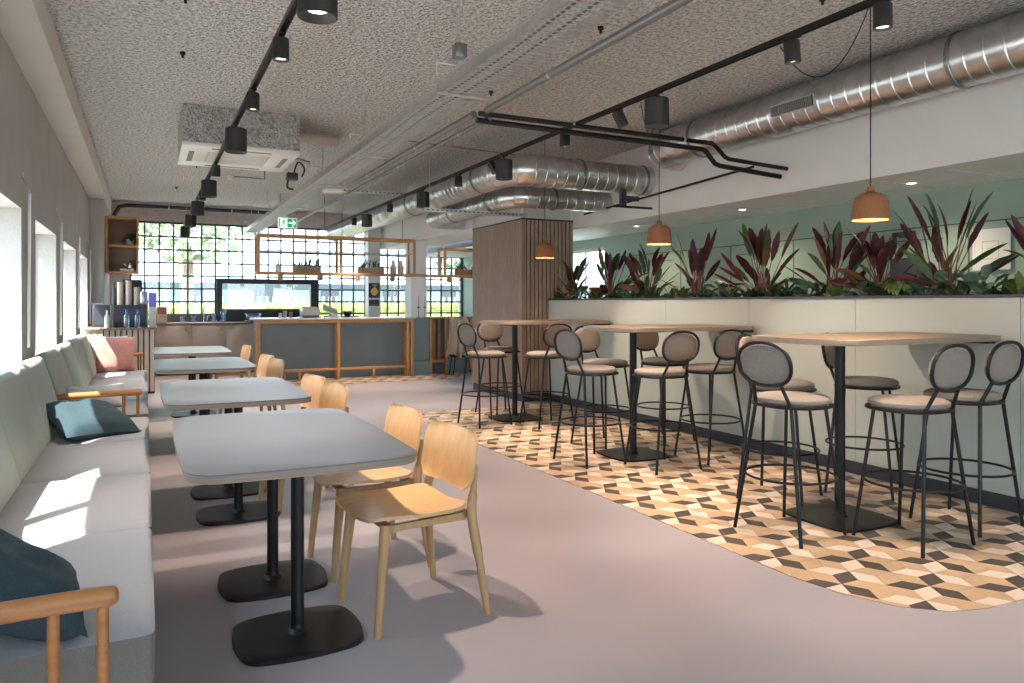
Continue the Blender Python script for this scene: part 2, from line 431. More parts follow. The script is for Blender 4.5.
# ------------------------------------------------------------------ mosaic floor inlays (rhomb tiles)
def clip(poly, region):
    out = poly
    n = len(region)
    for i in range(n):
        ax, ay = region[i]; bx, by = region[(i+1) % n]; inp = out; out = []
        if not inp: return []
        def side(p): return (bx-ax)*(p[1]-ay)-(by-ay)*(p[0]-ax)
        for k in range(len(inp)):
            p, q = inp[k], inp[(k+1) % len(inp)]; sp, sq = side(p), side(q)
            if sp >= 0: out.append(p)
            if sp*sq < 0:
                t = sp/(sp-sq); out.append((p[0]+(q[0]-p[0])*t, p[1]+(q[1]-p[1])*t))
    return out
A = .2; U_ = (A*cos(R(30)), A*sin(R(30))); V_ = (A*cos(R(30)), -A*sin(R(30))); O_ = (3.269, 2.22)
def mosaic(name, region):
    bm = newbm()
    xs = [p[0] for p in region]; ys_ = [p[1] for p in region]
    def rh(p, q, mi):
        mx, my = (p[0]+q[0])/2, (p[1]+q[1])/2
        if not (min(xs)-.2 < mx < max(xs)+.2 and min(ys_)-.2 < my < max(ys_)+.2): return
        dx, dy = q[0]-p[0], q[1]-p[1]; h = .5/math.sqrt(3)
        poly = [(p[0]+dx*.006, p[1]+dy*.006), (mx+dy*h*.985, my-dx*h*.985), (q[0]-dx*.006, q[1]-dy*.006), (mx-dy*h*.985, my+dx*h*.985)]
        c = clip(poly, region)
        if len(c) < 3: return
        ar = abs(sum(c[k][0]*c[(k+1) % len(c)][1]-c[(k+1) % len(c)][0]*c[k][1] for k in range(len(c))))/2
        if ar < 1e-5: return
        prism(bm, c, 0, .004, mi=mi)
    for i in range(-90, 90):
        for j in range(-90, 90):
            p = (O_[0]+i*U_[0]+j*V_[0], O_[1]+i*U_[1]+j*V_[1])
            if not (min(xs)-.4 < p[0] < max(xs)+.4 and min(ys_)-.4 < p[1] < max(ys_)+.4): continue
            d = (i % 2 == 0); even = (j % 2 == 0)
            up = (p[0]+U_[0], p[1]+U_[1]); dn = (p[0]-U_[0]+V_[0], p[1]-U_[1]+V_[1]); lf = (p[0]-V_[0], p[1]-V_[1])
            rh(p, up, 0 if not even else (2 if d else 1))
            rh(p, dn, 0 if not even else (2 if d else 1))
            rh(lf, p, 0 if not even else (2 if d else 1))
    o = obj(name, bm, [M['tan'], M['cream'], M['brown']], smooth=False); o['kind'] = 'structure'
    g = newbm(); prism(g, region, 0, .0025); spart('grout', g, M['cream'], o)
    return o
reg = [(3.45,1.94),(4.88,1.94),(4.88,8.5),(3.25,8.5),(2.98,8.42),(2.83,8.2),(2.79,7.9),(2.79,2.6),(2.83,2.35),(2.93,2.13),(3.08,2.0),(3.25,1.95)]
mosaic('floor_mosaic', reg)
mosaic('floor_mosaic', [(1.15,11.95),(XR-.05,12.15),(XR-.05,12.98),(1.15,12.98)])
# ------------------------------------------------------------------ planter wall
pl = thing('planter_wall', 'long pale green boxed planter wall filled with red and green plants', 'planter', (4.9, 3, 0))
py0, py1, pz = YF+.5, 8.77, 1.375
bm = newbm(); seams = [py0, -.9, .3, 1.55, 2.73, 3.93, 5.05, 6.25, 7.45, py1]
for a, b in zip(seams, seams[1:]): box(bm, 4.9, 4.92, a+.002, b-.002, .1, pz-.02)
wpart('front_panel', bm, M['planter'], pl, smooth=False)
bm = newbm(); box(bm, 5.36, 5.38, py0, py1, .1, pz-.02); box(bm, 4.92, 5.36, py0, py0+.02, .1, pz-.02); box(bm, 4.92, 5.36, py1-.02, py1, .1, pz-.02)
wpart('back_panel', bm, M['planter'], pl, smooth=False)
wpart('plinth', rbox(4.91, 5.37, py0+.01, py1-.002, 0, .1), M['plinth'], pl, smooth=False)
bm = newbm(); box(bm, 4.8855, 4.93, py0, py1, pz-.02, pz); box(bm, 5.35, 5.385, py0, py1, pz-.02, pz)
wpart('rim', bm, M['plinth'], pl, smooth=False)
wpart('soil', rbox(4.93, 5.35, py0+.02, py1-.02, pz-.12, pz-.03), M['soil'], pl, smooth=False)
def leaf(bm, base, az, el, L, W, mi, bend=.5, wav=0, n=7, fold=.25, roll=0):
    """blade leaf growing out along (az, el), arching over"""
    p = Vector(base); rows = []; e = el
    side0 = Vector((-sin(az), cos(az), 0))
    for k in range(n+1):
        t = k/n; d = Vector((cos(az)*cos(e), sin(az)*cos(e), sin(e)))
        up = side0.cross(d)*-1
        side = side0*cos(roll)+up*sin(roll)
        up = d.cross(side)
        w = W/2*(sin(pi*min(1, t*.94+.04))**.75)*(1 if t < .97 else .25)*(1+wav*sin(t*23))
        rows.append((bm.verts.new(p-side*w+up*w*fold), bm.verts.new(p), bm.verts.new(p+side*w+up*w*fold)))
        p = p+d*(L/n); e -= bend/n
    for a, b in zip(rows, rows[1:]):
        for q in ((a[0],a[1],b[1],b[0]), (a[1],a[2],b[2],b[1])):
            f = bm.faces.new(q); f.material_index = mi
def red_plant(y, h, seed, spread=.32, x=5.12):
    rd = random.Random(seed)
    t = thing('cordyline_plant', '', 'plant', (x, y, pz-.03), 0, 'red leaved plants in the planter')
    fo = newbm(); st = newbm(); n = rd.randint(24, 30)
    for k in range(n):
        f = k/n; tall = f > .45
        az = rd.uniform(0, 2*pi); el = R(rd.uniform(58, 86) if tall else rd.uniform(18, 58))
        az = math.atan2(sin(az), cos(az)*.6)
        b0 = Vector((rd.uniform(-.03,.03), rd.uniform(-.07,.07), rd.uniform(0,.05)))
        stalk = (rd.uniform(.34,.58) if tall else rd.uniform(.16,.34))*h
        L = rd.uniform(.36,.52)*h
        p1 = b0+Vector((cos(az)*cos(el+.12), sin(az)*cos(el+.12), sin(el+.12)))*stalk*.55
        p2 = p1+Vector((cos(az)*cos(el), sin(az)*cos(el), sin(el)))*stalk*.45
        if p2.x > .16: p2.x = .16
        if p2.x < -.17: p2.x = -.17
        tube(st, [b0, p1, p2], [.0055,.0045,.0035], 5)
        leaf(fo, p2, az, el, L, rd.uniform(.05,.078), 0 if rd.random() < .68 else (1 if rd.random() < .6 else 2), rd.uniform(-.1,.55), .10, n=9, roll=rd.uniform(-1.1,1.1))
    for k in range(3): tube(st, [(0,rd.uniform(-.04,.04),0),(rd.uniform(-.02,.02),rd.uniform(-.06,.06),h*.28)], .010, 6)
    obj('foliage', fo, [M['red'], M['leaf'], M['bronze']], t); obj('stem', st, M['stem'], t)
    return t
RP = [(8.45,.62,'half hidden against the wooden slat column'),(7.6,.66,'second from the slat column, broad and bushy'),(6.85,.62,'third from the slat column, above the middle high table'),
      (6.0,.70,'fourth from the slat column, with tall upright leaves'),(5.1,.74,'fifth from the slat column, tall and fan shaped'),(4.32,.66,'left of the nearest pendant lamp'),
      (3.87,.55,'right behind the nearest pendant lamp'),(3.36,.76,'left of the framed notice, with the tallest fan'),(2.64,.68,'at the right edge of the view')]
for i, (y, h, d) in enumerate(RP):
    t = red_plant(y, h, 31+i*7); t['label'] = 'dark red leaved plant in planter, '+d
def low_plant(y, x, kind, seed):
    rd = random.Random(seed); fo = newbm()
    if kind == 0:      # fern
        for k in range(44):
            az = rd.uniform(0, 2*pi); leaf(fo, (rd.uniform(-.04,.04),rd.uniform(-.07,.07),.0), az, R(rd.uniform(30,88)), rd.uniform(.13,.25), rd.uniform(.02,.035), 0, 1.3, .25, 6)
        ms = [M['leaf']]
    elif kind == 1:    # broad light leaves
        for k in range(26):
            az = rd.uniform(0, 2*pi); leaf(fo, (rd.uniform(-.03,.03),rd.uniform(-.03,.03),.0), az, R(rd.uniform(30,80)), rd.uniform(.13,.23), rd.uniform(.035,.055), 0, .8, .05, 6)
        ms = [M['leaf2']]
    else:              # rounded grey green leaves
        for k in range(20):
            az = rd.uniform(0, 2*pi); b = Vector((cos(az)*.05, sin(az)*.08, rd.uniform(.03,.16)))
            tube(fo, [(0,0,0), b], .004, 5)
            leaf(fo, b, az, R(rd.uniform(-5,60)), rd.uniform(.09,.14), rd.uniform(.06,.09), 0, .6, .03, 6, roll=rd.uniform(-.4,.4))
        ms = [M['leaf3']]
    return fo, ms
LK = ['feathery dark green fern', 'bright olive leaved low plant', 'grey green broad leaved low plant']
protos = {}
lows = [(8.62,0),(8.3,2),(8.02,0),(7.72,1),(7.45,0),(7.2,2),(6.95,1),(6.68,0),(6.42,1),(6.15,1),(5.9,0),(5.65,2),(5.42,1),(5.2,0),(4.97,1),(4.75,0),(4.55,2),(4.36,0),(4.18,1),(4.0,2),(3.83,1),(3.66,0),(3.5,2),(3.36,2),(3.22,0),(3.08,2),(2.95,0),(2.82,1),(2.7,0),(2.57,1),(2.45,2)]
spots_ = ['beside the slat column', 'just right of the slat column', 'left of the middle pendant', 'below the middle pendant']
for i, (y, k) in enumerate(lows):
    fo, ms = low_plant(y, 5.1, k, 100+i)
    o = obj('low_plant', fo, ms)
    o.location = (5.03+.1*((i*7) % 3)/2, y, pz-.035)
    tag(o, LK[k]+' in planter, number %d counting from the slat column' % (i+1), 'plant', 'low green plants in the planter')
fo = newbm()
for k in range(9): leaf(fo, (0,0,0), R(150+k*13), R(10-6*k % 30), .17, .045, 0, 1.6, 0, 6)
o = obj('trailing_plant', fo, M['leaf2']); o.location = (4.96, 3.62, pz-.01); tag(o, 'trailing green leaves spilling over the planter rim above the nearest high table', 'plant')
# ------------------------------------------------------------------ dining tables
def dining_table(cy, label, xs=0):
    t = thing('dining_table', label, 'table', (.525+xs, cy, 0), 0, 'grey topped dining tables along the bench')
    bm = prism(newbm(), rrect(.005, 0, .815, 1.43, .12, 8, .012), .718, .745)
    obj('tabletop_core', bm, M['tedge'], t, label='plywood edged tabletop core')
    obj('tabletop', prism(newbm(), rrect(.005, 0, .821, 1.436, .122, 8, .012), .745, .750, .0015), M['ttop'], t)
    for s in (-1, 1):
        y = s*.32
        obj('pole', tube(newbm(), [(.02,y,.02),(.02,y,.717)], .026, 20), M['black'], t)
        obj('base_plate', prism(newbm(), rrect(.02, y-.01, .46, .42, .085, 8, .014), 0, .014, .003), M['black'], t)
        obj('pole_collar', lathe(newbm(), [(.045,.014),(.04,.022),(.03,.03),(.0265,.05)], (.02,y,0)), M['black'], t)
        obj('top_plate', rbox(-.16, .2, y-.16, y+.16, .706, .717, .003), M['black'], t)
    return t
dining_table(3.345, 'nearest grey topped dining table with two black pedestal bases')
dining_table(5.24, 'second grey topped dining table from the camera', -.02)
dining_table(7.6, 'third grey topped dining table from the camera', -.04)
dining_table(9.85, 'farthest grey topped dining table in front of the beige cabinets', -.03)
# ------------------------------------------------------------------ dining chair (faces +y)
def shell(w, prof, thick, corner, nx=14, curve=.0, taper=0.):
    """bent plywood sheet: prof = list of (y,z) along its length; curve bows it across the width"""
    bm = newbm(); n = len(prof); L = [0]
    for a, b in zip(prof, prof[1:]): L.append(L[-1]+math.hypot(b[0]-a[0], b[1]-a[1]))
    g = {}
    for s in (0, 1):
        for i in range(n):
            t = L[i]; e = min(t, L[-1]-t); hw = w/2*(1-taper*t/L[-1])
            if e < corner: hw -= corner-math.sqrt(max(0, corner**2-(corner-e)**2))
            a = prof[max(i-1,0)]; b = prof[min(i+1,n-1)]; d = math.hypot(b[0]-a[0], b[1]-a[1]); ny, nz = -(b[1]-a[1])/d, (b[0]-a[0])/d
            for j in range(nx+1):
                u = -1+2*j/nx; c = curve*(u*u); o = thick/2*(1 if s else -1)+c
                g[s,i,j] = bm.verts.new((u*hw, prof[i][0]+ny*o, prof[i][1]+nz*o))
        for i in range(n-1):
            for j in range(nx): bm.faces.new((g[s,i,j],g[s,i+1,j],g[s,i+1,j+1],g[s,i,j+1]))
    loop = [(i,0) for i in range(n)]+[(n-1,j) for j in range(1,nx+1)]+[(i,nx) for i in range(n-2,-1,-1)]+[(0,j) for j in range(nx-1,0,-1)]
    for a, b in zip(loop, loop[1:]+loop[:1]): bm.faces.new((g[(0,)+a], g[(0,)+b], g[(1,)+b], g[(1,)+a]))
    return bm
def dense(pts, k=6):
    out = []
    for i in range(len(pts)-1):
        p0 = pts[max(i-1,0)]; p1 = pts[i]; p2 = pts[i+1]; p3 = pts[min(i+2,len(pts)-1)]
        for q in range(k):
            t = q/k
            out.append(tuple(.5*((2*b)+(-a+c)*t+(2*a-5*b+4*c-d)*t*t+(-a+3*b-3*c+d)*t**3) for a,b,c,d in zip(p0,p1,p2,p3)))
    out.append(tuple(pts[-1])); return out
def endbunch(pts):
    """denser samples near both ends so that rounded corners read"""
    out = []; n = len(pts)-1
    for i, (a, b) in enumerate(zip(pts, pts[1:])):
        k = 4 if i in (0,1,n-1,n-2) else 1
        for q in range(k): out.append(tuple(u+(v-u)*q/k for u, v in zip(a,b)))
    out.append(pts[-1]); return out
def make_chair(label):
    t = thing('dining_chair', label, 'chair', (0,0,0), 0, 'light wood dining chairs at the grey tables')
    prof = endbunch(dense([(-.20,.452),(-.12,.443),(0,.441),(.10,.447),(.20,.453),(.245,.440)]))
    obj('seat', shell(.47, prof, .014, .08, curve=.018), M['chair'], t)
    prof = endbunch(dense([(-.213,.515),(-.224,.565),(-.238,.64),(-.254,.725),(-.263,.765)]))
    obj('backrest', shell(.47, prof, .012, .075, curve=-.028), M['chair'], t)
    for s in (-1, 1):
        obj('front_leg', tube(newbm(), [(s*.205,.215,0),(s*.195,.195,.22),(s*.183,.172,.434)], [.015,.0195,.0235], 16), M['chairleg'], t)
        obj('rear_leg', tube(newbm(), dense([(s*.250,-.265,0),(s*.232,-.235,.22),(s*.213,-.208,.42),(s*.196,-.226,.52),(s*.176,-.247,.625)], 4), [.0145]*2+[.017]*3+[.021]*7+[.014]*4+[.009], 16), M['chairleg'], t)
        bm = newbm(); pr = [(.165,.428),(.165,.396),(.10,.402),(-.19,.398),(-.21,.436),(-.15,.430)]
        for sx in (1,):
            a = [bm.verts.new((s*.180-.011, y, z)) for y, z in pr]; b = [bm.verts.new((s*.180+.011, y, z)) for y, z in pr]
            bm.faces.new(a); bm.faces.new(b[::-1])
            for i in range(len(pr)): bm.faces.new((a[i], b[i], b[(i+1) % len(pr)], a[(i+1) % len(pr)]))
        obj('side_rail', bm, M['chairleg'], t)
    bm = rbox(-.17, .17, .14, .16, .398, .43, .003); obj('front_rail', bm, M['chairleg'], t)
    bm = rbox(-.17, .17, -.205, -.188, .395, .43, .003); obj('rear_rail', bm, M['chairleg'], t)
    return t
CH = [(1.01,3.075,'nearest light wood chair, drawn up to the nearest grey table',7),(1.0,3.73,'light wood chair just behind the nearest one, at the nearest grey table',4),
      (.94,5.05,'light wood chair at the near half of the second grey table',8),(.93,5.68,'light wood chair at the far half of the second grey table',10),
      (.94,7.55,'light wood chair at the near half of the third grey table',9),(.94,8.18,'light wood chair at the far half of the third grey table',10),
      (.96,10.15,'farthest light wood chair, at the last grey table',6)]
c0 = None
for x, y, lb, dz in CH:
    if c0 is None: c0 = make_chair(lb); c0.location = (x,y,0); c0.rotation_euler = (0,0,pi/2+R(dz))
    else: dup(c0, (x,y,0), pi/2+R(dz), lb)
# ------------------------------------------------------------------ bench sofas
def bench(y0, n, label, dy=1.05):
    # seat cushions, back cushions, frame and legs
    t = thing('bench_sofa', label, 'sofa', (-.3, y0, 0), 0, 'long upholstered benches under the windows')
    y1 = y0+n*dy
    for i in range(n):
        a = y0+i*dy
        c = cushion(.60, dy-.006, .17, .018, .012, corner=.03)
        bmesh.ops.translate(c, vec=(-.275, a+dy/2, .365), verts=c.verts)
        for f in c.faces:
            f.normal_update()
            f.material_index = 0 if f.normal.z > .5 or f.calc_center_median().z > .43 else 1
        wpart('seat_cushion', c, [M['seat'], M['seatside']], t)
        c = cushion(dy-.012, .52, .12, .02, .014, corner=.04)
        mt = Matrix.Translation((-.655, a+dy/2, .675)) @ Matrix.Rotation(R(-16), 4, 'Y') @ Matrix.Rotation(pi/2, 4, 'Y') @ Matrix.Rotation(pi/2, 4, 'Z')
        bmesh.ops.transform(c, matrix=mt, verts=c.verts)
        wpart('back_cushion', c, M['back'], t)
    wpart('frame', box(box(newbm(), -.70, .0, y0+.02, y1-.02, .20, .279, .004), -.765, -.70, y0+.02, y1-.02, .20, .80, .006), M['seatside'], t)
    for x in (-.70, -.04):
        for y in ([y0+.06]+[y0+i*dy for i in range(1,n)]+[y1-.06]):
            wpart('leg', tube(newbm(), [(x,y,0),(x,y,.2)], [.014,.02], 12), M['arm'], t)
    return t
def armrest(t, y, x0=-.66, x1=-.035, z=.645):
    rail = newbm()
    pts = dense([(x0, y+.0, z-.012),(x0+.2, y, z-.004),(x1-.12, y, z),(x1, y, z)], 5)
    pts = [pts[0]]+pts[1:]+[(x1+.008, y, z),(x1+.014, y, z),(x1+.017, y, z)]
    tube(rail, pts, [.0235]*(len(pts)-3)+[.0215,.016,.007], 16)
    r = wpart('armrest', rail, M['arm'], t)
    for x in (x1-.015, x1-.112, x0+.06):
        wpart('armrest_post', tube(newbm(), [(x, y, .0 if x > x0+.1 else .0),(x, y, z-.015)], .0125, 12), M['arm'], t)
    return t
b1 = bench(2.2, 4, 'near long bench with pale green backrest and grey seat cushions')
armrest(b1, 1.93, x1=-.071, z=.648)
wpart('armrest_rail', tube(newbm(), [(-.66,1.93,.24),(-.06,1.93,.24)], .012, 12), M['arm'], b1)
for x in (-.6, -.12):
    wpart('frame_bar', tube(newbm(), [(x,1.93,.24),(x,2.24,.24)], .012, 12), M['arm'], b1)
armrest(b1, 6.46, z=.625)
b2 = bench(6.6, 4, 'far long bench with pale green backrest, ending at slatted cabinet')
armrest(b2, 10.98, z=.64)
def scatter(w, h, t_, m, loc, rot, label, seed=0, name='scatter_cushion', cat='cushion'):
    o = obj(name, pillow(w, h, t_, seed=seed), m)
    # origin moved to its base by obj(); put the centre back at loc
    for v in o.data.vertices: v.co.z -= h/2
    o.location = loc; o.rotation_euler = [R(a) for a in rot]
    return tag(o, label, cat, 'loose cushions on the benches')
scatter(.44, .50, .17, M['teal'], (-.365, 2.37, .60), (-57, 0, 97), 'dark teal cushion propped against the nearest wooden armrest', 3)
scatter(.48, .48, .17, M['teal'], (-.335, 5.62, .55), (-72, 3, 30), 'dark teal cushion lying on the near bench', 5)
scatter(.46, .20, .12, M['pale'], (-.38, 6.95, .55), (-12, 0, 8), 'long pale grey cushion behind the middle wooden armrest', 8)
scatter(.47, .47, .15, M['pink'], (-.335, 10.55, .675), (-14, 2, 12), 'dusty pink ribbed cushion at far end of bench', 9)
scatter(.46, .46, .14, M['pale'], (-.42, 10.74, .68), (-10, 2, 12), 'pale cushion standing behind the dusty pink cushion', 10)
# ------------------------------------------------------------------ high tables
def high_table(cy, label, xl, x):
    t = thing('high_table', label, 'table', ((xl+4.885)/2, cy, 0), 0, 'oak topped high tables against the planter')
    w = 4.885-xl
    wpart('tabletop', prism(newbm(), rrect((xl+4.885)/2, cy, w, .77, .13, 8, .012), 1.082, 1.115, .003), M['ply'], t)
    wpart('pole', tube(newbm(), [(x,cy,.02),(x,cy,1.07)], .031, 20), M['black'], t)
    wpart('base_plate', prism(newbm(), rrect(x, cy, .50, .50, .075, 8, .012), .0045, .018, .004), M['black'], t)
    wpart('pole_collar', lathe(newbm(), [(.05,.018),(.045,.026),(.035,.036),(.031,.06)], (x,cy,0)), M['black'], t)
    wpart('top_plate', rbox(x-.2, x+.2, cy-.18, cy+.18, 1.07, 1.082, .003), M['black'], t)
    wpart('wall_bracket', rbox(4.80, 4.88, cy-.3, cy+.3, 1.06, 1.082), M['black'], t)
for cy, lb in ((3.17,'nearest oak topped high table against the planter'),(5.28,'middle oak topped high table against the planter'),(7.55,'farthest oak topped high table beside the slat column')):
    high_table(cy, lb, (3.40 if cy < 4 else 3.47), 3.815 if cy < 4 else (3.79 if cy < 6 else 3.78))
# ------------------------------------------------------------------ bar stool (faces +y)
def oval_ring(bm, w, h, r, c, tilt, n=36, tr=.009, plane='xz'):
    e = 2.35; pts = []
    for k in range(n):
        a = 2*pi*k/n; x = math.copysign(abs(cos(a))**(2/e), cos(a))*w/2; z = math.copysign(abs(sin(a))**(2/e), sin(a))*h/2
        p = (c[0]+x, c[1]-z*sin(tilt), c[2]+z*cos(tilt)) if plane == 'xz' else (c[0]+x, c[1]+z, c[2])
        pts.append(p)
    tube(bm, pts, tr, 8, closed=True); return pts
def oval_pad(w, h, t, e=2.35, n=36):
    """pad lying flat, thickness along z, centre origin"""
    bm = newbm(); prof = [(0,t/2*1.0),(.35,t/2*.99),(.7,t/2*.93),(.9,t/2*.72),(.985,t/2*.35),(1,0),(.985,-t/2*.35),(.9,-t/2*.72),(.7,-t/2*.93),(0,-t/2)]
    rings = []
    for q, z in prof:
        if q == 0: rings.append([bm.verts.new((0,0,z))]); continue
        rr = []
        for k in range(n):
            a = 2*pi*k/n
            rr.append(bm.verts.new((math.copysign(abs(cos(a))**(2/e), cos(a))*w/2*q, math.copysign(abs(sin(a))**(2/e), sin(a))*h/2*q, z)))
        rings.append(rr)
    for a, b in zip(rings, rings[1:]):
        for k in range(n):
            q = [a[k % len(a)], a[(k+1) % len(a)], b[(k+1) % len(b)], b[k % len(b)]]; u = []
            for w_ in q:
                if w_ not in u: u.append(w_)
            if len(u) > 2: bm.faces.new(u)
    return bm
def make_stool(label):
    t = thing('bar_stool', label, 'bar stool', (0,0,0), 0, 'round backed bar stools at the high tables')
    s = oval_pad(.42, .40, .062, 2.1); obj('seat', s, M['stoolcloth'], t, mtx=Matrix.Translation((0,.01,.763)))
    ring = newbm(); oval_ring(ring, .42, .40, 0, (0,.01,.735), 0, tr=.010, plane='xy'); obj('seat_ring', ring, M['black'], t)
    tilt = R(9); bc = (0,-.225,.972)
    p = oval_pad(.34, .225, .05); mt = Matrix.Translation((bc[0], bc[1]+.006, bc[2])) @ Matrix.Rotation(pi/2+tilt, 4, 'X')
    b = obj('backrest', p, M['stoolcloth'], t, mtx=mt)
    btn = newbm(); lathe(btn, [(0,.004),(.006,.003),(.009,0)], n=10); obj('button', btn, M['stoolcloth'], b, mtx=mt @ Matrix.Rotation(pi,4,'X') @ Matrix.Translation((0,0,.024)))
    ring = newbm(); oval_ring(ring, .356, .245, 0, (bc[0], bc[1]-.012, bc[2]), tilt, tr=.0105); obj('back_ring', ring, M['black'], t)
    for sx in (-1, 1):
        obj('front_leg', tube(newbm(), [(sx*.205,.205,.0),(sx*.13,.13,.735)], .010, 10), M['black'], t)
        obj('rear_leg', tube(newbm(), [(sx*.225,-.215,.0),(sx*.122,-.160,.725),(sx*.116,-.163,.745),(sx*.092,-.214,.868)], .0105, 10), M['black'], t)
    fr = newbm(); n = 40
    tube(fr, [(.248*cos(2*pi*k/n), .248*sin(2*pi*k/n)-.008, .33) for k in range(n)], .0075, 8, closed=True)
    obj('foot_ring', fr, M['black'], t)
    return t
ST = [(3.34,3.11,-84,'at the left end of the nearest high table'),(3.81,2.70,2,'in the middle of the near side of the nearest table'),(4.41,2.78,3,'beside the planter, near side of nearest table'),
      (4.54,3.56,208,'beside the planter, far side of nearest table'),(3.87,3.69,205,'far side of nearest table, hidden behind its leftmost stool'),
      (3.33,5.24,-84,'at the left end of the middle high table'),(3.72,4.80,2,'in the middle of the near side of the middle table'),(4.31,4.90,3,'beside the planter, near side of middle table'),
      (4.46,5.72,190,'beside the planter, far side of middle table'),(3.84,5.80,194,'far side of middle table, behind its leftmost stool'),
      (3.32,7.34,-82,'at the left end of the farthest high table'),(3.88,7.00,4,'near side of the farthest high table'),(3.83,8.02,190,'far side of the farthest table, facing the camera')]
s0 = None
for x, y, a, d in ST:
    lb = 'grey-brown bar stool '+d
    if s0 is None: s0 = make_stool(lb); s0.location = (x,y,.004); s0.rotation_euler = (0,0,R(a))
    else: dup(s0, (x,y,.004), R(a), lb)
# ------------------------------------------------------------------ pendants
def make_pendant(label):
    t = thing('pendant_lamp', label, 'pendant lamp', (0,0,0), 0, 'terracotta bell pendants above the high tables')
    bm = newbm(); pr = [(.0,.205),(.018,.204),(.024,.198),(.025,.176),(.032,.170),(.062,.162),(.086,.143),(.100,.112),(.105,.06),(.109,0),(.103,0),(.099,.06),(.094,.108),(.080,.136),(.058,.154),(.0,.158)]
    obj('lamp_shade', lathe(bm, pr, n=36), M['terracotta'], t)
    obj('bulb', lathe(newbm(), [(0,.045),(.02,.049),(.032,.065),(.03,.085),(.018,.11),(.014,.165)], n=16), M['warm'], t)
    obj('cord', tube(newbm(), [(0,0,.20),(0,0,ZC-1.833)], .0035, 6), M['black'], t)
    obj('ceiling_hook', lathe(newbm(), [(.0,ZC-1.845),(.012,ZC-1.845),(.014,ZC-1.833),(.02,ZC-1.687)], n=12), M['black'], t)
    l = bpy.data.lights.new('bulb_light', 'POINT'); l.energy = 9; l.color = (1,.50,.20); l.shadow_soft_size = .02
    lo = bpy.data.objects.new('bulb_light', l); COL.objects.link(lo); lo.location = (0,0,.022); lo.parent = t
    return t
p0 = make_pendant('nearest terracotta pendant lamp, above the nearest high table'); p0.location = (4.0,3.10,1.83)
dup(p0, (4.0,5.19,1.83), None, 'middle terracotta pendant lamp, above the middle high table')
dup(p0, (4.05,7.33,1.83), None, 'farthest terracotta pendant lamp, in front of the slat column')
# swagged cable from track to hook
def vsag(a, b, sag, n=14):
    a, b = Vector(a), Vector(b)
    return [a.lerp(b, k/n)-Vector((0,0,sag*4*(k/n)*(1-k/n))) for k in range(n+1)]
for y0_, y1_, d in ((3.05,3.10,'nearest'),(4.35,5.19,'middle')):
    tag(obj('supply_cable', tube(newbm(), vsag((3.19,y0_,2.76),(4.0,y1_,ZC-.01),.30), .0035, 6), M['black']), 'thin black cable swagged from track to the %s pendant cord' % d, 'cable')
# ------------------------------------------------------------------ light tracks and lamps
def track(x, y0, y1, label):
    t = thing('light_track', label, 'light track', (x, y0, 2.77))
    wpart('rail', box(box(newbm(), x-.018, x-.012, y0, y1, 2.77, 2.80), x-.012, x+.018, y0, y1, 2.785, 2.80), M['black'], t, smooth=False)
    wpart('rail_lip', rbox(x+.012, x+.018, y0, y1, 2.77, 2.785), M['black'], t, smooth=False)
    y = y0+.6
    while y < y1:
        wpart('hanger_wire', tube(newbm(), [(x,y,2.80),(x,y,ZC)], .0022, 6), M['galv'], t); y += 1.8
    return t
track(.66, 1.2, 15.2, 'long black light track on the left, running above the dining tables')
track(3.17, .6, 14.9, 'long black light track on the right, running above the mosaic floor edge')
def make_big(label, grp):
    t = thing('cylinder_lamp', label, 'ceiling lamp', (0,0,0), 0, grp)
    obj('lamp_body', lathe(newbm(), [(0,-.04),(.078,-.04),(.084,-.046),(.084,-.230),(.078,-.232),(.072,-.222),(.05,-.195),(0,-.19)], n=32), M['lamp'], t)
    obj('lens', lathe(newbm(), [(0,-.196),(.046,-.198),(.05,-.19)], n=24), M['lens'], t)
    obj('stem', tube(newbm(), [(0,0,.0),(0,0,-.042)], .008, 10), M['black'], t)
    obj('adapter', rbox(-.016,.016,-.05,.05,-.008,.002,.002), M['black'], t)
    spot(t, (0,0,-.215), 115, 66, .5, rad=.03)
    return t
def make_small(label, grp, tx=0, ty=0, power=100, size=70, tgt=None):
    t = thing('spot_lamp', label, 'spotlight', (0,0,0), 0, grp)
    mt = Matrix.Translation((0,0,-.018)) @ Matrix.Rotation(tx, 4, 'X') @ Matrix.Rotation(ty, 4, 'Y')
    obj('lamp_body', lathe(newbm(), [(0,.0),(.040,.0),(.043,-.004),(.043,-.116),(.040,-.118),(.036,-.108),(.03,-.095),(0,-.09)], n=28), M['lamp'], t, mtx=mt)
    obj('lens', lathe(newbm(), [(0,-.102),(.033,-.103),(.036,-.095)], n=20), M['lens'], t, mtx=mt)
    obj('knuckle', tube(newbm(), [(0,0,0),(0,0,-.05)], .009, 10), M['black'], t)
    obj('adapter', rbox(-.016,.016,-.06,.06,-.010,.002,.002), M['black'], t)
    d = (mt.to_3x3() @ Vector((0,0,-1)))
    spot(t, mt @ Vector((0,0,-.112)), power, size, .5, rad=.02, target=d)
    return t
gL, gR = 'lamps on the left light track', 'lamps on the right light track'
ordn = ['nearest','second','third','fourth','fifth','sixth','seventh','eighth']
big = make_big('nearest large black cylinder lamp on the left track', gL); big.location = (.66,3.2,2.77)
for i, y in enumerate((6.36,9.18,11.15,12.9,14.85)): dup(big, (.66,y,2.77), None, ordn[i+1]+' large black cylinder lamp on the left track', gL)
for i, y in enumerate((4.14,6.57,8.94,11.6)): dup(big, (3.17,y,2.77), None, ordn[i]+' large black cylinder lamp on the right track', gR)
for i, (y, tx, ty) in enumerate(((4.15,0,0),(5.31,0,0),(8.24,8,0),(10.25,0,0))):
    o = make_small(ordn[i]+' small black spotlight on the left track', gL, R(tx), R(ty)); o.location = (.66,y,2.77)
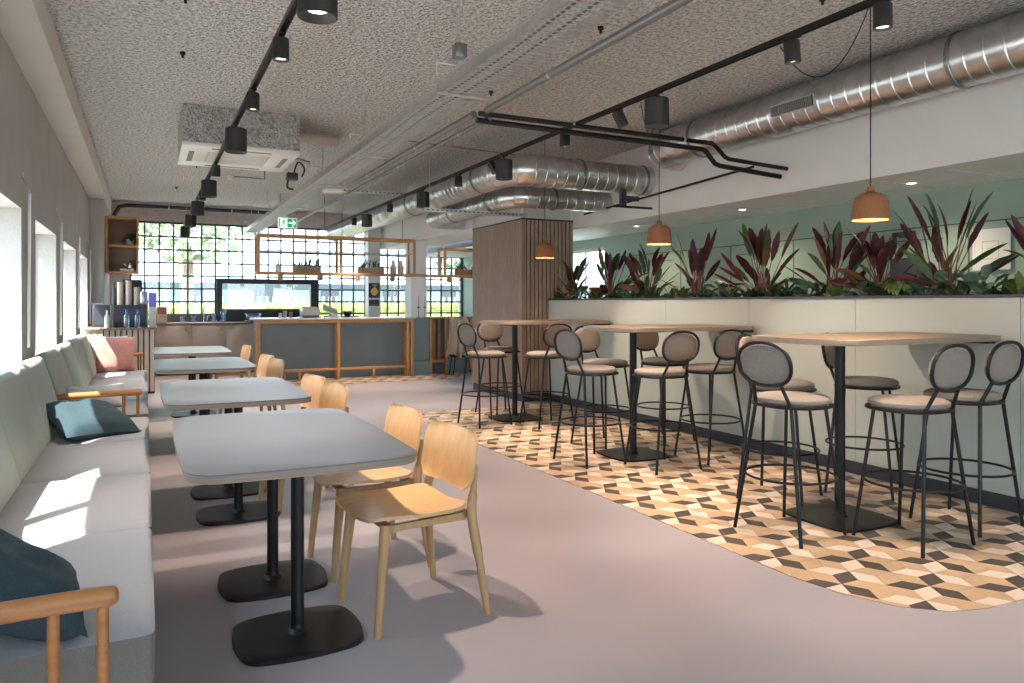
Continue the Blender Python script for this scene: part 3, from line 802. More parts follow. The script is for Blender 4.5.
for i, (y, tx, ty) in enumerate(((2.39,0,0),(2.95,0,-6),(4.62,-12,-22),(5.39,0,0),(6.88,-14,-25),(7.75,0,0),(10.36,0,0),(12.4,0,0))):
    o = make_small(ordn[i]+' small black spotlight on the right track', gR, R(tx), R(ty), 100); o.location = (3.17,y,2.77)
# downlights in the low ceiling
def make_down(label):
    t = thing('downlight', label, 'downlight', (0,0,0), 0, 'recessed downlights in the low ceiling')
    obj('trim_ring', lathe(newbm(), [(.036,-.002),(.045,-.005),(.05,0),(.05,.004)], n=24), M['whitegl'], t)
    obj('lens', lathe(newbm(), [(0,-.001),(.037,-.0015)], n=20), M['dlight'], t)
    spot(t, (0,0,-.01), 34, 140, .8, col=(1,.83,.62), rad=.03)
    return t
d0 = make_down('recessed downlight nearest the right edge of the view'); d0.location = (5.87,4.15,2.344)
dup(d0, (5.87,6.15,2.344), None, 'recessed downlight between the middle and nearest pendants')
dup(d0, (5.87,8.1,2.344), None, 'recessed downlight just left of the middle pendant')
dup(d0, (5.87,2.15,2.344), None, 'recessed downlight beyond the right edge of the view')
# ------------------------------------------------------------------ ducts
def duct_body(bm, pts, r, seam=.13, n=36):
    P = [Vector(p) for p in pts]; out = [P[0]]; rr = [r]; dist = 0; nxt = seam
    for a, b in zip(P, P[1:]):
        L = (b-a).length; u = (b-a)/L; s = 0
        while dist+L-nxt > 0:
            q = nxt-dist
            for dq, dr in ((-.007,0),(-.002,.006),(.002,.006),(.007,0)):
                if 0 < q+dq < L: out.append(a+u*(q+dq)); rr.append(r+dr)
            nxt += seam
        dist += L; out.append(b); rr.append(r)
    tube(bm, out, rr, n); return bm
def arc(c, p0, p1, n=5):
    """quarter bend from p0 to p1 about corner c (points tangent)"""
    c, p0, p1 = Vector(c), Vector(p0), Vector(p1); o = p0+p1-c; out = []
    for k in range(n+1):
        a = pi/2*k/n; out.append(o+(p0-o)*cos(a)+(p1-o)*sin(a))
    return out
def flange(t, p, d, r):
    d = Vector(d).normalized(); p = Vector(p)
    wpart('flange_ring', tube(newbm(), [p-d*.018, p-d*.012, p+d*.012, p+d*.018], [r+.003, r+.011, r+.011, r+.003], 36, cap=False), M['greymetal'], t)
t = thing('air_duct', 'large spiral steel air duct running along the white bulkhead', 'air duct', (4.96,3,2.98)); x, z, r = 4.96, 2.965, .185
path = [(x,YF+.3,z),(x,6.25,z)]+arc((x,6.5,z),(x,6.25,z),(x+.25,6.5,z),4)[1:]+[(5.298,6.5,z)]
wpart('duct_body', duct_body(newbm(), path, r), M['duct'], t)
for y in (3.13,5.75,2.0,.4): flange(t, (x,y,z), (0,1,0), r)
vg = newbm(); a0 = R(196)
def dpt(y, a, q): return (x+cos(a)*q, y, z+sin(a)*q)
box(vg, -.23, .23, -.012, .006, -.05, -.04); box(vg, -.23, .23, -.012, .006, .04, .05); box(vg, -.23, -.22, -.012, .006, -.04, .04); box(vg, .22, .23, -.012, .006, -.04, .04)
for k in range(22): box(vg, -.215+k*.0195, -.209+k*.0195, -.01, .004, -.04, .04)
mt = Matrix.Translation(Vector(dpt(4.43, R(188), r+.006))) @ Matrix.Rotation(R(-90),4,'Z') @ Matrix.Rotation(R(8),4,'X')
bmesh.ops.transform(vg, matrix=mt, verts=vg.verts); g = wpart('vent_grille', vg, M['galv'], t, smooth=False)
vb = newbm(); box(vb, -.22, .22, .002, .008, -.04, .04); bmesh.ops.transform(vb, matrix=mt, verts=vb.verts); wpart('grille_backing', vb, M['plinth'], t, parent=g, smooth=False)
t = thing('air_duct', 'upper spiral steel duct bending right towards the bulkhead above the slat column', 'air duct', (3.46,9,2.73)); x, z, r, yx = 3.50, 2.755, .165, 7.1
path = [(5.298,yx,z),(x+.22,yx,z)]+arc((x,yx,z),(x+.22,yx,z),(x,yx+.22,z),4)[1:]+[(x,15.3,z)]
wpart('duct_body', duct_body(newbm(), path, r), M['duct'], t)
for p, d in (((4.35,yx,z),(1,0,0)),((5.2,yx,z),(1,0,0)),((x,7.8,z),(0,1,0)),((x,10.2,z),(0,1,0))): flange(t, p, d, r)
t = thing('air_duct', 'lower narrower steel duct bending right just above the slat column', 'air duct', (3.9,9,2.6)); x, z, r, yx = 3.95, 2.60, .125, 7.95
path = [(5.298,yx,z),(x+.2,yx,z)]+arc((x,yx,z),(x+.2,yx,z),(x,yx+.2,z),4)[1:]+[(x,10.6,z)]+arc((x,10.8,z),(x,10.6,z),(x+.2,10.8,z),4)[1:]+[(4.499,10.8,z)]
wpart('duct_body', duct_body(newbm(), path, r), M['duct'], t)
for p, d in (((4.5,yx,z),(1,0,0)),((x,8.5,z),(0,1,0)),((x,9.8,z),(0,1,0))): flange(t, p, d, r)
# ------------------------------------------------------------------ cable tray
t = thing('cable_tray', 'galvanised wire cable tray running the length of the ceiling', 'cable tray', (1.8,8,2.66))
tx0, tx1, tz, ty0, ty1 = 1.70, 1.96, 2.67, .8, 15.0
for xx in (tx0, tx1):
    bm = newbm(); box(bm, xx-.004, xx+.004, ty0, ty1, tz, tz+.012); box(bm, xx-.004, xx+.004, ty0, ty1, tz+.048, tz+.06); box(bm, xx-.0015, xx+.0015, ty0, ty1, tz+.012, tz+.048)
    wpart('side_rail', bm, M['galv'], t, smooth=False)
bm = newbm(); y = ty0
while y < ty1: box(bm, tx0, tx1, y-.0035, y+.0035, tz, tz+.005); y += .05
wpart('wire_mesh', bm, M['galv'], t, smooth=False)
for y in (2.3,4.4,6.6,8.4,10.6,12.6,14.6):
    wpart('hanger_bracket', tube(newbm(), [(tx0+.10,y,tz+.17),(tx0-.05,y,tz+.17),(tx0-.05,y,tz-.02),(tx1+.05,y,tz-.02)], .009, 8), M['galv'], t)
    wpart('hanger_rod', tube(newbm(), [(tx0+.09,y,tz+.17),(tx0+.09,y,ZC)], .005, 8), M['galv'], t)
for xx, zz in ((1.77,.02),(1.86,.02)):
    wpart('cable', tube(newbm(), [(xx+.015*sin(k*1.3), ty0+k*.5, tz+zz) for k in range(int((ty1-ty0)/.5))], .007, 6), M['greymetal'], t)
# conduits next to the tray
def pipe(label, pts, r, m, cat='pipe', name='conduit', clips=()):
    t = thing(name, label, cat, pts[0]); wpart('pipe_run', tube(newbm(), pts, r, 14), m, t)
    for p, d in clips:
        p, d = Vector(p), Vector(d); wpart('pipe_clip', tube(newbm(), [p-d*.01, p+d*.01], r+.004, 12), M['galv'], t)
        wpart('clip_rod', tube(newbm(), [p+Vector((0,0,r)), (p.x,p.y,ZC)], .003, 6), M['galv'], t)
    return t
pipe('thick grey conduit right of the cable tray', [(2.25,.8,2.735),(2.25,4.95,2.735)], .026, M['greymetal'], clips=[((2.25,y,2.735),(0,1,0)) for y in (2.6,4.0)])
pipe('pair mate grey conduit continuing toward the bar', [(2.21,5.1,2.735),(2.21,8.6,2.735)], .026, M['greymetal'], clips=[((2.21,y,2.735),(0,1,0)) for y in (6.4,8.0)])
pipe('thin grey conduit beside the thicker one, ending near the exit sign', [(2.30,5.0,2.70),(2.30,14.6,2.70)], .019, M['greymetal'], clips=[((2.30,y,2.70),(0,1,0)) for y in (5.6,7.2,9.4)])
pipe('upper black insulated pipe crossing to the bulkhead with a step down', [(2.20,4.98,2.715),(4.40,4.98,2.705),(4.44,4.98,2.69),(4.55,4.98,2.60),(4.60,4.98,2.585),(5.295,4.98,2.555)], .019, M['black'], clips=[((3.0,4.98,2.722),(1,0,0)),((4.1,4.98,2.705),(1,0,0))])
pipe('lower black insulated pipe crossing to the bulkhead with a step down', [(2.20,5.03,2.675),(4.35,5.04,2.66),(4.39,5.04,2.645),(4.50,5.05,2.55),(4.56,5.05,2.535),(5.295,5.06,2.495)], .022, M['black'])
pipe('thin dark pipe running along the bulkhead below the ducts', [(5.24,8.4,2.50),(5.2,5.3,2.62)], .012, M['black'], clips=[((5.22,7.4,2.54),(0,1,0))])
pipe('thin red-brown rod crossing under the ceiling', [(1.95,7.0,2.93),(5.0,7.35,2.93)], .006, M['worktop'])
pipe('dark insulated pipe along the top of the back wall', [(-.5,15.1,2.9),(-.42,15.15,3.06),(-.3,15.2,3.1),(2.6,15.2,3.1)], .035, M['blackglass'], clips=[((.4,15.2,3.1),(1,0,0)),((1.5,15.2,3.1),(1,0,0))])
pipe('short elbow of black pipe beside the slat column', [(4.75,7.0,2.42),(5.29,7.0,2.42)], .014, M['black'])
bm = newbm(); box(bm, 4.86, 4.92, 6.98, 7.04, 2.43, 2.62); tube(bm, [(4.885,7.01,2.52),(5.1,7.01,2.52)], .03, 12)
tag(obj('pipe_bracket', bm, M['plinth']), 'black valve bracket hanging above the corner of the slat column', 'bracket')
for i, (a, b) in enumerate((((1.95,9.76,2.79),(3.3,9.76,2.79)), ((3.02,8.5,2.43),(4.42,8.5,2.43)))):
    t = thing('strut_channel', ['perforated steel strut crossing beside the cable tray', 'perforated steel strut carrying the ducts near the slat column'][i], 'bracket', a, 0, 'steel strut channels')
    bm = newbm(); x0, y, z = a; x1 = b[0]
    box(bm, x0, x1, y-.02, y-.016, z, z+.045); box(bm, x0, x1, y+.016, y+.02, z, z+.045); box(bm, x0, x1, y-.016, y+.016, z, z+.004)
    q = x0+.04
    while q < x1-.05: box(bm, q, q+.03, y-.0215, y-.020, z+.016, z+.028, mi=1); q += .06
    wpart('channel', bm, [M['galv'],M['plinth']], t, smooth=False)
    for xx in (x0+.08, x1-.08): wpart('threaded_rod', tube(newbm(), [(xx,y,z+.004),(xx,y,ZC)], .005, 8), M['galv'], t)
# ------------------------------------------------------------------ ceiling cassette unit
t = thing('ceiling_cassette', 'white square air conditioning cassette in a speckled boxed housing', 'air conditioner', (.83,8.05,2.79))
ax0, ax1, ay0, ay1, az = .31, 1.38, 7.5, 8.62, 2.79
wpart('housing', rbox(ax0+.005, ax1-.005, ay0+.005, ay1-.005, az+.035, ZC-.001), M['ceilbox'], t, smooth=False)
pan = newbm(); bx = [(ax0,ax1,ay0,ay0+.26),(ax0,ax1,ay1-.26,ay1),(ax0,ax0+.24,ay0+.26,ay1-.26),(ax1-.24,ax1,ay0+.26,ay1-.26)]
for b in bx: box(pan, *b, az, az+.034, .003)
wpart('panel', pan, M['whitegl'], t)
wpart('intake_grille', rbox(ax0+.24, ax1-.24, ay0+.26, ay1-.26, az+.006, az+.03), M['cab'], t)
gr = newbm()
for k in range(26): box(gr, ax0+.26, ax1-.26, ay0+.28+k*.0225, ay0+.2835+k*.0225, az+.001, az+.006)
wpart('grille_slat', gr, M['whitegl'], t, smooth=False)
for b in ((ax0+.26,ax1-.26,ay0+.07,ay0+.12),(ax0+.26,ax1-.26,ay1-.12,ay1-.07),(ax0+.07,ax0+.12,ay0+.28,ay1-.28),(ax1-.12,ax1-.07,ay0+.28,ay1-.28)):
    wpart('air_outlet', rbox(*b, az-.002, az+.003), M['greymetal'], t)
# condensate pump and pipes by the cassette
t = thing('condensate_pump', 'small dark pump with hoses beside the ceiling cassette', 'pump', (1.48,8.6,2.75))
wpart('pump_body', rbox(1.42,1.54,8.5,8.62,2.70,2.78,.01), M['dark'], t)
wpart('hose', tube(newbm(), dense([(1.5,8.56,2.78),(1.54,8.5,2.9),(1.6,8.45,2.82),(1.58,8.5,2.74)], 6), .009, 8), M['black'], t)
wpart('pipe_run', tube(newbm(), dense([(1.385,8.0,3.05),(1.6,8.0,3.08),(1.9,8.2,3.1)], 5), .05, 12), M['cab'], t, label='beige insulated pipe')
wpart('pipe_run', tube(newbm(), dense([(1.385,8.3,2.88),(1.5,8.35,2.9),(1.64,8.4,2.88)], 5), .02, 12), M['galv'], t)
wpart('hose', tube(newbm(), dense([(1.44,8.56,2.70),(1.43,8.56,2.62),(1.5,8.58,2.6)], 5), .01, 8), M['black'], t)
for i, (x, y, z, d) in enumerate(((1.63,3.97,2.775,'near the camera, left of the cable tray'),)):
    o = obj('junction_box', rbox(x-.035,x+.035,y-.035,y+.035,z-.04,z+.04,.006), M['greymetal']); tag(o, 'small grey junction box fixed '+d, 'junction box')
    obj('cable_hanger', tube(newbm(), [(0,0,.08),(0,0,ZC-z+.04)], .004, 6), M['galv'], o)
# small ceiling sensors / anchors
o = thing('smoke_detector', 'small white smoke detector on a bent conduit', 'smoke detector', (1.03,10.6,ZC))
wpart('detector_body', lathe(newbm(), [(0,-.08),(.04,-.078),(.05,-.05),(.05,-.03),(0,-.03)], (1.03,10.6,ZC-.12), 20), M['whitegl'], o)
wpart('mounting_pipe', tube(newbm(), [(1.03,10.6,ZC-.16),(1.25,10.6,ZC-.155),(1.42,10.6,ZC-.16),(1.47,10.6,ZC-.16),(1.47,10.6,ZC)], .009, 8), M['greymetal'], o)
an = [(.22,4.9),(.25,6.0),(.62,10.8),(.45,13.0),(2.75,4.2),(2.72,5.9),(2.6,7.0),(2.75,9.2),(3.7,3.2),(1.3,3.9),(2.5,11.5)]
a0_ = None
for i, (x, y) in enumerate(an):
    lb = 'small black ceiling anchor hanging from the speckled ceiling'
    if a0_ is None:
        a0_ = obj('ceiling_anchor', lathe(newbm(), [(0,-.045),(.008,-.043),(.010,-.02),(.02,-.018),(.02,0)], n=12), M['black']); tag(a0_, lb, 'ceiling anchor', 'black anchors dotted over the ceiling')
        for v in a0_.data.vertices: v.co.z -= .045
        a0_.location = (x,y,ZC)
    else: dup(a0_, (x,y,ZC))
# exit sign
ex, ey, ez = 1.66, 9.9, 2.36
t = thing('exit_sign', 'green and white emergency exit sign with running figure and arrow', 'exit sign', (ex,ey,ez))
S_ = .235
wpart('sign_panel', rbox(ex-.12, ex+.12, ey, ey+.02, ez-.065, ez+.065, .004), M['signwhite'], t)
gp = newbm(); box(gp, ex-.005, ex+.113, ey-.002, ey, ez-.058, ez+.058)
wpart('arrow_field', gp, M['signgreen'], t, smooth=False)
ar = newbm(); y = ey-.0035
def flat(bm, pts, y0=y, th=.001):
    a = [bm.verts.new((p[0], y0, p[1])) for p in pts]; b = [bm.verts.new((p[0], y0+th, p[1])) for p in pts]
    bm.faces.new(a); bm.faces.new(b[::-1])
    for i in range(len(pts)): bm.faces.new((a[i], b[i], b[(i+1) % len(pts)], a[(i+1) % len(pts)]))
box(ar, ex+.012, ex+.07, y, y+.001, ez-.009, ez+.009)
flat(ar, [(ex+.05,ez+.045),(ex+.068,ez+.045),(ex+.104,ez),(ex+.068,ez-.045),(ex+.05,ez-.045),(ex+.082,ez)])
wpart('arrow', ar, M['signwhite'], t, smooth=False)
mn = newbm()
box(mn, ex-.113, ex-.098, y, y+.003, ez-.055, ez+.055)      # door jamb
cxm = ex-.05
flat(mn, [(cxm+.012+.009*cos(a*pi/4), ez+.042+.009*sin(a*pi/4)) for a in range(8)])
flat(mn, [(cxm-.006,ez+.03),(cxm+.014,ez+.03),(cxm+.006,ez-.006),(cxm-.012,ez-.006)])
flat(mn, [(cxm-.006,ez+.03),(cxm-.03,ez+.018),(cxm-.034,ez-.004),(cxm-.028,ez-.004),(cxm-.024,ez+.012),(cxm-.006,ez+.02)])
flat(mn, [(cxm+.012,ez+.03),(cxm+.028,ez+.012),(cxm+.036,ez+.018),(cxm+.036,ez+.012),(cxm+.028,ez+.004),(cxm+.01,ez+.02)])
flat(mn, [(cxm-.01,ez-.004),(cxm+.006,ez-.004),(cxm+.022,ez-.022),(cxm+.014,ez-.054),(cxm+.007,ez-.052),(cxm+.013,ez-.024)])
flat(mn, [(cxm-.012,ez-.004),(cxm,ez-.004),(cxm-.014,ez-.032),(cxm-.038,ez-.034),(cxm-.038,ez-.027),(cxm-.02,ez-.026)])
wpart('running_figure', mn, M['signgreen'], t, smooth=False)
for s in (-1, 1): wpart('hanger_wire', tube(newbm(), [(ex+s*.08,ey+.01,ez+.065),(ex+s*.08,ey+.01,tz)], .002, 6), M['galv'], t)
o = obj('emergency_light', rbox(1.86,2.08,8.6,8.76,tz-.055,tz-.022,.01), M['whitegl']); tag(o, 'white emergency light fixed below the cable tray', 'emergency light')
# ------------------------------------------------------------------ wall cords by the windows
for i, (y, z) in enumerate(((6.33,2.11),(8.6,2.12),(10.85,2.15),(12.98,2.13))):
    t = thing('curtain_wand', 'slim white cord on a brass wall hook, '+['right of the first window','right of the second window','right of the third window','right of the farthest window'][i], 'cord', (XL+.03,y,1.0), 0, 'white cords beside the windows')
    wpart('cord', tube(newbm(), [(XL+.035,y,z),(XL+.03,y-.02,1.0)], .011, 8), M['whitegl'], t)
    wpart('hook', tube(newbm(), [(XL,y-.12,z+.12),(XL+.03,y-.12,z+.05),(XL+.035,y-.06,z+.02),(XL+.035,y,z)], .005, 8), M['galv'], t)
    wpart('hook_plate', tube(newbm(), [(XL,y-.12,z+.12),(XL+.012,y-.12,z+.12)], .02, 12), M['galv'], t)
o = obj('wall_bracket', tube(newbm(), [(XL,13.02,1.31),(XL+.19,13.02,1.31),(XL+.19,13.02,1.18)], .014, 8), M['whitegl']); tag(o, 'white angled bracket on the left wall beside the farthest window', 'bracket')
# ------------------------------------------------------------------ slatted cabinet at the far left and back counter
t = thing('slatted_cabinet', 'pale cabinet with vertical slatted front at end of bench', 'cabinet', (-.3,12,0))
wpart('body', box(rbox(XL+.205, .13, 12.04, 14.78, .0, .93), -.74, .13, 12.022, 12.039, .0, .93, mi=1), [M['cab'],M['slatback']], t, smooth=False)  # dark strip behind the slats puts shadow into the gaps by colour
bm = newbm(); n = 12; p = (.14+.74)/n
for i in range(n): box(bm, -.74+i*p, -.74+(i+1)*p-.018, 12.0, 12.02, .03, .935)
box(bm, XL+.001, XL+.2, 12.02, 13.19, 0, .93)
wpart('slat', bm, M['slatpale'], t, smooth=False)
wpart('worktop', rbox(XL+.001, .16, 11.97, 13.19, .935, .96, .003), M['worktop'], t, smooth=False)
t = thing('back_counter', 'row of beige base cabinets under the grid window', 'counter', (2.6,14.8,0))
wpart('body', rbox(.165, 5.6, 14.84, YB-.03, .1, .915), M['cab'], t, smooth=False)
wpart('plinth', rbox(.2, 5.6, 14.9, YB-.03, 0, .1), M['plinth'], t, smooth=False)
for i in range(9):
    a = .17+i*.6; d = wpart('door', rbox(a+.003, a+.597, 14.82, 14.84, .11, .905, .002), M['cab'], t)
    wpart('door_handle', rbox(a+.50, a+.51, 14.805, 14.82, .80, .84), M['black'], t, parent=d)
t = thing('worktop', 'brown wooden worktop running on top of the beige base cabinets', 'worktop', (2.6,15,.92))
wpart('slab', rbox(.14, 5.62, 14.79, YB-.002, .92, .955, .003), M['worktop'], t, smooth=False)
wpart('backsplash', rbox(.14, 1.24, YB-.02, YB-.002, .956, 1.10), M['plinth'], t, smooth=False)
t = thing('faucet', 'slim chrome tap standing on the brown worktop', 'faucet', (1.0,15.1,.956))
wpart('spout', tube(newbm(), dense([(1.0,15.2,.956),(1.0,15.2,1.2),(1.0,15.15,1.25),(1.0,15.06,1.25),(1.0,15.03,1.2)], 5), .012, 10), M['silver'], t)
wpart('tap_handle', tube(newbm(), [(1.06,15.2,.956),(1.06,15.2,1.05),(1.1,15.2,1.09)], .009, 8), M['silver'], t)
def bottle(name, x, y, z, r, h, m, label, cap=None, group=None):
    o = obj(name, lathe(newbm(), [(0,0),(r*.95,0),(r,r*.1),(r,h*.62),(r*.8,h*.74),(r*.34,h*.82),(r*.34,h),(0,h)], n=20), m)
    if cap: obj('cap', lathe(newbm(), [(r*.42,h*.86),(r*.42,h*1.04),(0,h*1.04)], n=16), cap, o)
    o.location = (x,y,z); return tag(o, label, 'bottle', group)
zt = .961
o = thing('coffee_cooler', 'dark grey boxy appliance on the slatted cabinet', 'appliance', (-.2,12.5,zt))
wpart('housing', rbox(-.42,.04,12.32,12.8,zt,zt+.33,.008), M['dark'], o); wpart('door_edge', rbox(.022,.042,12.312,12.32,zt+.01,zt+.32), M['greymetal'], o)
tag(obj('appliance_box', box(rbox(-.70,-.47,12.6,13.0,zt,zt+.33,.006), -.68,-.49,12.594,12.6,zt+.03,zt+.3), M['plinth']), 'black appliance standing behind the pump bottle, left of the dark cooler', 'appliance')
bottle('water_bottle', -.24, 12.15, zt, .04, .25, M['bottle'], 'left blue capped clear water bottle in front of the dark cooler', M['bluecap'], 'water bottles')
bottle('water_bottle', -.10, 12.15, zt, .04, .25, M['bottle'], 'right blue capped clear water bottle in front of the dark cooler', M['bluecap'], 'water bottles')
bottle('pump_bottle', -.49, 12.2, zt, .035, .24, M['pale'], 'pale pump bottle at left end of the slatted cabinet', M['whitegl'])
zc = zt+.331
for i, (x, h, d) in enumerate(((-.33,.33,'left stack of beige paper cups on the dark cooler'),(-.22,.36,'middle stack of beige paper cups on the dark cooler'),(-.11,.26,'right stack of beige paper cups on the dark cooler'))):
    bm = newbm(); pr = []; k = 0
    pr.append((0,0)); 
    z = 0
    while z < h: pr += [(.038,z),(.043,z+.012)]; z += .014
    pr.append((.044,z)); pr.append((0,z)); lathe(bm, pr, n=20); o = obj('cup_stack', bm, M['cup']); o.location = (x,12.45,zc); tag(o, d, 'paper cups', 'cup stacks')
bm = rbox(-.30,-.04,12.56,12.6,zc,zc+.38,.004); box(bm,-.30,-.04,12.52,12.56,zc+.36,zc+.38); tag(obj('cup_dispenser', bm, M['dark']), 'dark cup dispenser rack behind the paper cup stacks', 'rack')
bottle('syrup_bottle', -.41, 12.5, zc, .032, .33, M['dark'], 'dark tall syrup bottle left of the cup stacks', M['black'])
tag(obj('canister', lathe(newbm(), [(0,0),(.055,0),(.06,.01),(.06,.17),(.05,.19),(.05,.2),(0,.205)], (-.02,12.45,zc), 20), M['galv']), 'silver canister right of the paper cup stacks', 'canister')
tag(obj('milk_carton', box(rbox(.05,.15,12.2,12.3,zt,zt+.30,.003), .05,.15,12.2,12.3,zt+.3,zt+.51), [M['stone'],M['purple']]), 'tall carton beside the dark cooler with violet top', 'carton')
o = bpy.data.objects['milk_carton']
for f in o.data.polygons:
    if f.center.z > .305: f.material_index = 1
t = thing('snack_box', 'small card display box with coloured prints beside the violet carton', 'box', (.3,12.9,zt)); 
wpart('box_body', rbox(.19,.36,14.85,15.0,.957,1.25,.003), M['cup'], t)
wpart('printed_front', rbox(.20,.35,14.845,14.85,1.12,1.24), M['pink'], t)
# items on the worktop
def jar(x, y, z, r, h, label, m=None):
    o = obj('glass_jar', lathe(newbm(), [(0,0),(r*.8,0),(r,h*.1),(r,h*.8),(r*.85,h),(r*.8,h),(r*.93,h*.8),(r*.93,h*.1),(0,h*.04)], n=18), m or M['bottle']); o.location = (x,y,z); return tag(o, label, 'glass jar', 'glass jars on the back worktop')
jar(1.33,15.0,.956,.06,.24,'tall clear glass jar at left end of the serving window')
jar(.62,15.1,.956,.05,.13,'short glass left of the tap'); jar(.82,15.1,.956,.05,.13,'short glass just left of the tap')
jar(1.17,15.1,.956,.045,.15,'short glass between the tap and the serving window')
t = thing('bowl_stack', 'wide glass bowl on a wooden tray in front of the serving window', 'bowl', (1.85,14.95,.956))
wpart('tray', rbox(1.72,1.98,14.85,15.08,.956,.99,.004), M['potbox'], t)
wpart('bowl', lathe(newbm(), [(0,0),(.06,0),(.13,.05),(.16,.13),(.15,.13),(.12,.06),(0,.02)], (1.86,14.96,.99), 24), M['bottle'], t)
o = obj('tray', rbox(2.05,2.40,14.86,15.1,.956,.975,.004), M['stone']); tag(o, 'pale flat tray on the back worktop', 'tray')
# ------------------------------------------------------------------ bar
by = 12.8
t = thing('bar_counter', 'long bar counter with blue-grey front panels and oak frame', 'bar counter', (3.0,by,0))
wpart('body', rbox(1.70, 4.36, 13.1, 13.6, 0, 1.035), M['panel'], t, smooth=False)
wpart('worktop', rbox(1.64, 4.40, by-.02, 13.65, 1.036, 1.062, .003), M['stone'], t, smooth=False)
for x in (1.655, 2.975, 4.225):
    wpart('post', rbox(x, x+.055, by, by+.05, 0, 1.035, .003), M['oak'], t)
    wpart('post', rbox(x+.02, x+.065, 13.04, 13.095, 0, 1.035, .003), M['oak'], t)
wpart('top_rail', rbox(1.711, 4.36, by+.003, by+.045, .975, 1.034, .003), M['oak'], t)
for a, b in ((1.711,2.974),(3.031,4.224)):
    wpart('foot_rail', rbox(a, b, by+.003, by+.045, .155, .2, .003), M['oak'], t)
    wpart('foot_support', rbox((a+b)/2-.02, (a+b)/2+.02, by+.004, by+.04, 0, .154, .003), M['oak'], t)
wpart('corner_post', rbox(4.305, 4.36, by, by+.05, 0, 1.035, .003), M['oak'], t)
t = thing('pier_casing', 'blue-grey boxed base around the white pier at end of the bar', 'casing', (4.5,12.97,0))
wpart('casing_body', rbox(4.37, 4.69, 12.90, 12.999, 0.26, 1.05), M['panel'], t, smooth=False); wpart('casing_foot', rbox(4.37, 4.69, 12.87, 12.999, 0, .259), M['panel'], t, smooth=False)
t = thing('slatted_counter', 'oak framed slatted counter between the pier and the slat column', 'counter', (5.3,12.9,0))
wpart('worktop', rbox(4.69, 5.9, 12.84, 13.35, 1.03, 1.06, .003), M['ply'], t, smooth=False)
wpart('backboard', rbox(4.72, 5.88, 13.1, 13.12, 0, 1.029), M['panel'], t, smooth=False)
for x in (4.695, 5.0, 5.5, 5.84): wpart('post', rbox(x, x+.05, 12.87, 12.92, 0, 1.029, .003), M['oak'], t)
for x in (4.79, 4.885): wpart('slat', rbox(x, x+.045, 12.95, 12.98, .27, 1.029, .003), M['oak'], t)
for x in (5.15, 5.32, 5.66): wpart('slat', rbox(x, x+.045, 12.95, 12.98, .27, 1.029, .003), M['oak'], t)
wpart('foot_rail', rbox(4.746, 4.999, 12.88, 12.91, .22, .27, .003), M['oak'], t)
# coat
def coat():
    bm = newbm(); n = 26; m_ = 16; g = {}
    for i in range(n+1):
        u = -1+2*i/n
        for j in range(m_+1):
            v = j/m_
            w = .17+.10*v**.7
            x = u*w*(1 if abs(u) < .99 else 1); z = 1.055-.02*u*u*(1-v)-v*.70-.04*sin(u*5+1)*v
            y = -.07-.05*math.sqrt(max(0,1-u*u))-.035*sin(u*13+v*1.2)*(.3+.7*v)-.03*v
            if j == 0: y = -.03; z = 1.068
            g[i,j] = bm.verts.new((x+.02*sin(v*4), y, z))
    for i in range(n):
        for j in range(m_): bm.faces.new((g[i,j],g[i+1,j],g[i+1,j+1],g[i,j+1]))
    bmesh.ops.solidify(bm, geom=bm.faces[:], thickness=.018)
    return bm
t = thing('coat', 'camel wool coat draped over a stool at the slatted counter', 'coat', (5.16,12.68,0)); obj('coat_cloth', coat(), M['coat'], t)
t = thing('low_stool', 'black metal stool half hidden under the camel coat', 'stool', (5.20,12.62,0))
wpart('seat', prism(newbm(), rrect(5.20,12.64,.34,.2,.04), .33, .36, .004), M['black'], t)
for sx in (-1,1):
    for sy in (-1,1): wpart('leg', tube(newbm(), [(5.20+sx*.17,12.64+sy*.11,0.005),(5.20+sx*.13,12.64+sy*.08,.335)], .01, 8), M['black'], t)
    wpart('back_post', tube(newbm(), [(5.20+sx*.15,12.71,.34),(5.20+sx*.15,12.715,1.03)], .01, 8), M['black'], t)
wpart('back_rail', tube(newbm(), [(5.05,12.715,1.03),(5.35,12.715,1.03)], .012, 8), M['black'], t)
# items on the bar
zb = 1.063
t = thing('card_terminal', 'angled grey till screen standing on the bar', 'till', (2.95,13.3,zb))
wpart('base', rbox(2.88,3.1,13.2,13.42,zb,zb+.03,.005), M['pale'], t)
wpart('stand', tube(newbm(), [(2.98,13.3,zb+.03),(2.96,13.3,zb+.12)], .02, 10), M['greymetal'], t)
s = newbm(); box(s, -.14,.14,-.01,.01,-.09,.09,.004); obj('screen', s, M['pale'], t, mtx=Matrix.Translation((.02,.02,.13)) @ Matrix.Rotation(R(25),4,'Y') @ Matrix.Rotation(R(-55),4,'X'))
t = thing('espresso_machine', 'pale rounded espresso machine behind the bar', 'coffee machine', (2.62,13.4,zb))
wpart('body', rbox(2.48,2.78,13.25,13.58,zb+.02,zb+.16,.03,4), M['stone'], t); wpart('cup_tray', rbox(2.52,2.74,13.28,13.55,zb+.161,zb+.19,.005), M['cup'], t)
wpart('foot', rbox(2.46,2.80,13.2,13.56,zb,zb+.02,.004), M['dark'], t)
t = thing('scale', 'small dark round plant dish on a stand at right of the till', 'dish', (3.32,13.4,zb))
wpart('stand', rbox(3.16,3.5,13.3,13.5,zb,zb+.02,.004), M['dark'], t); wpart('bowl', lathe(newbm(), [(0,.02),(.05,.02),(.085,.08),(.08,.11),(0,.10)], (3.3,13.4,zb), 20), M['dark'], t)
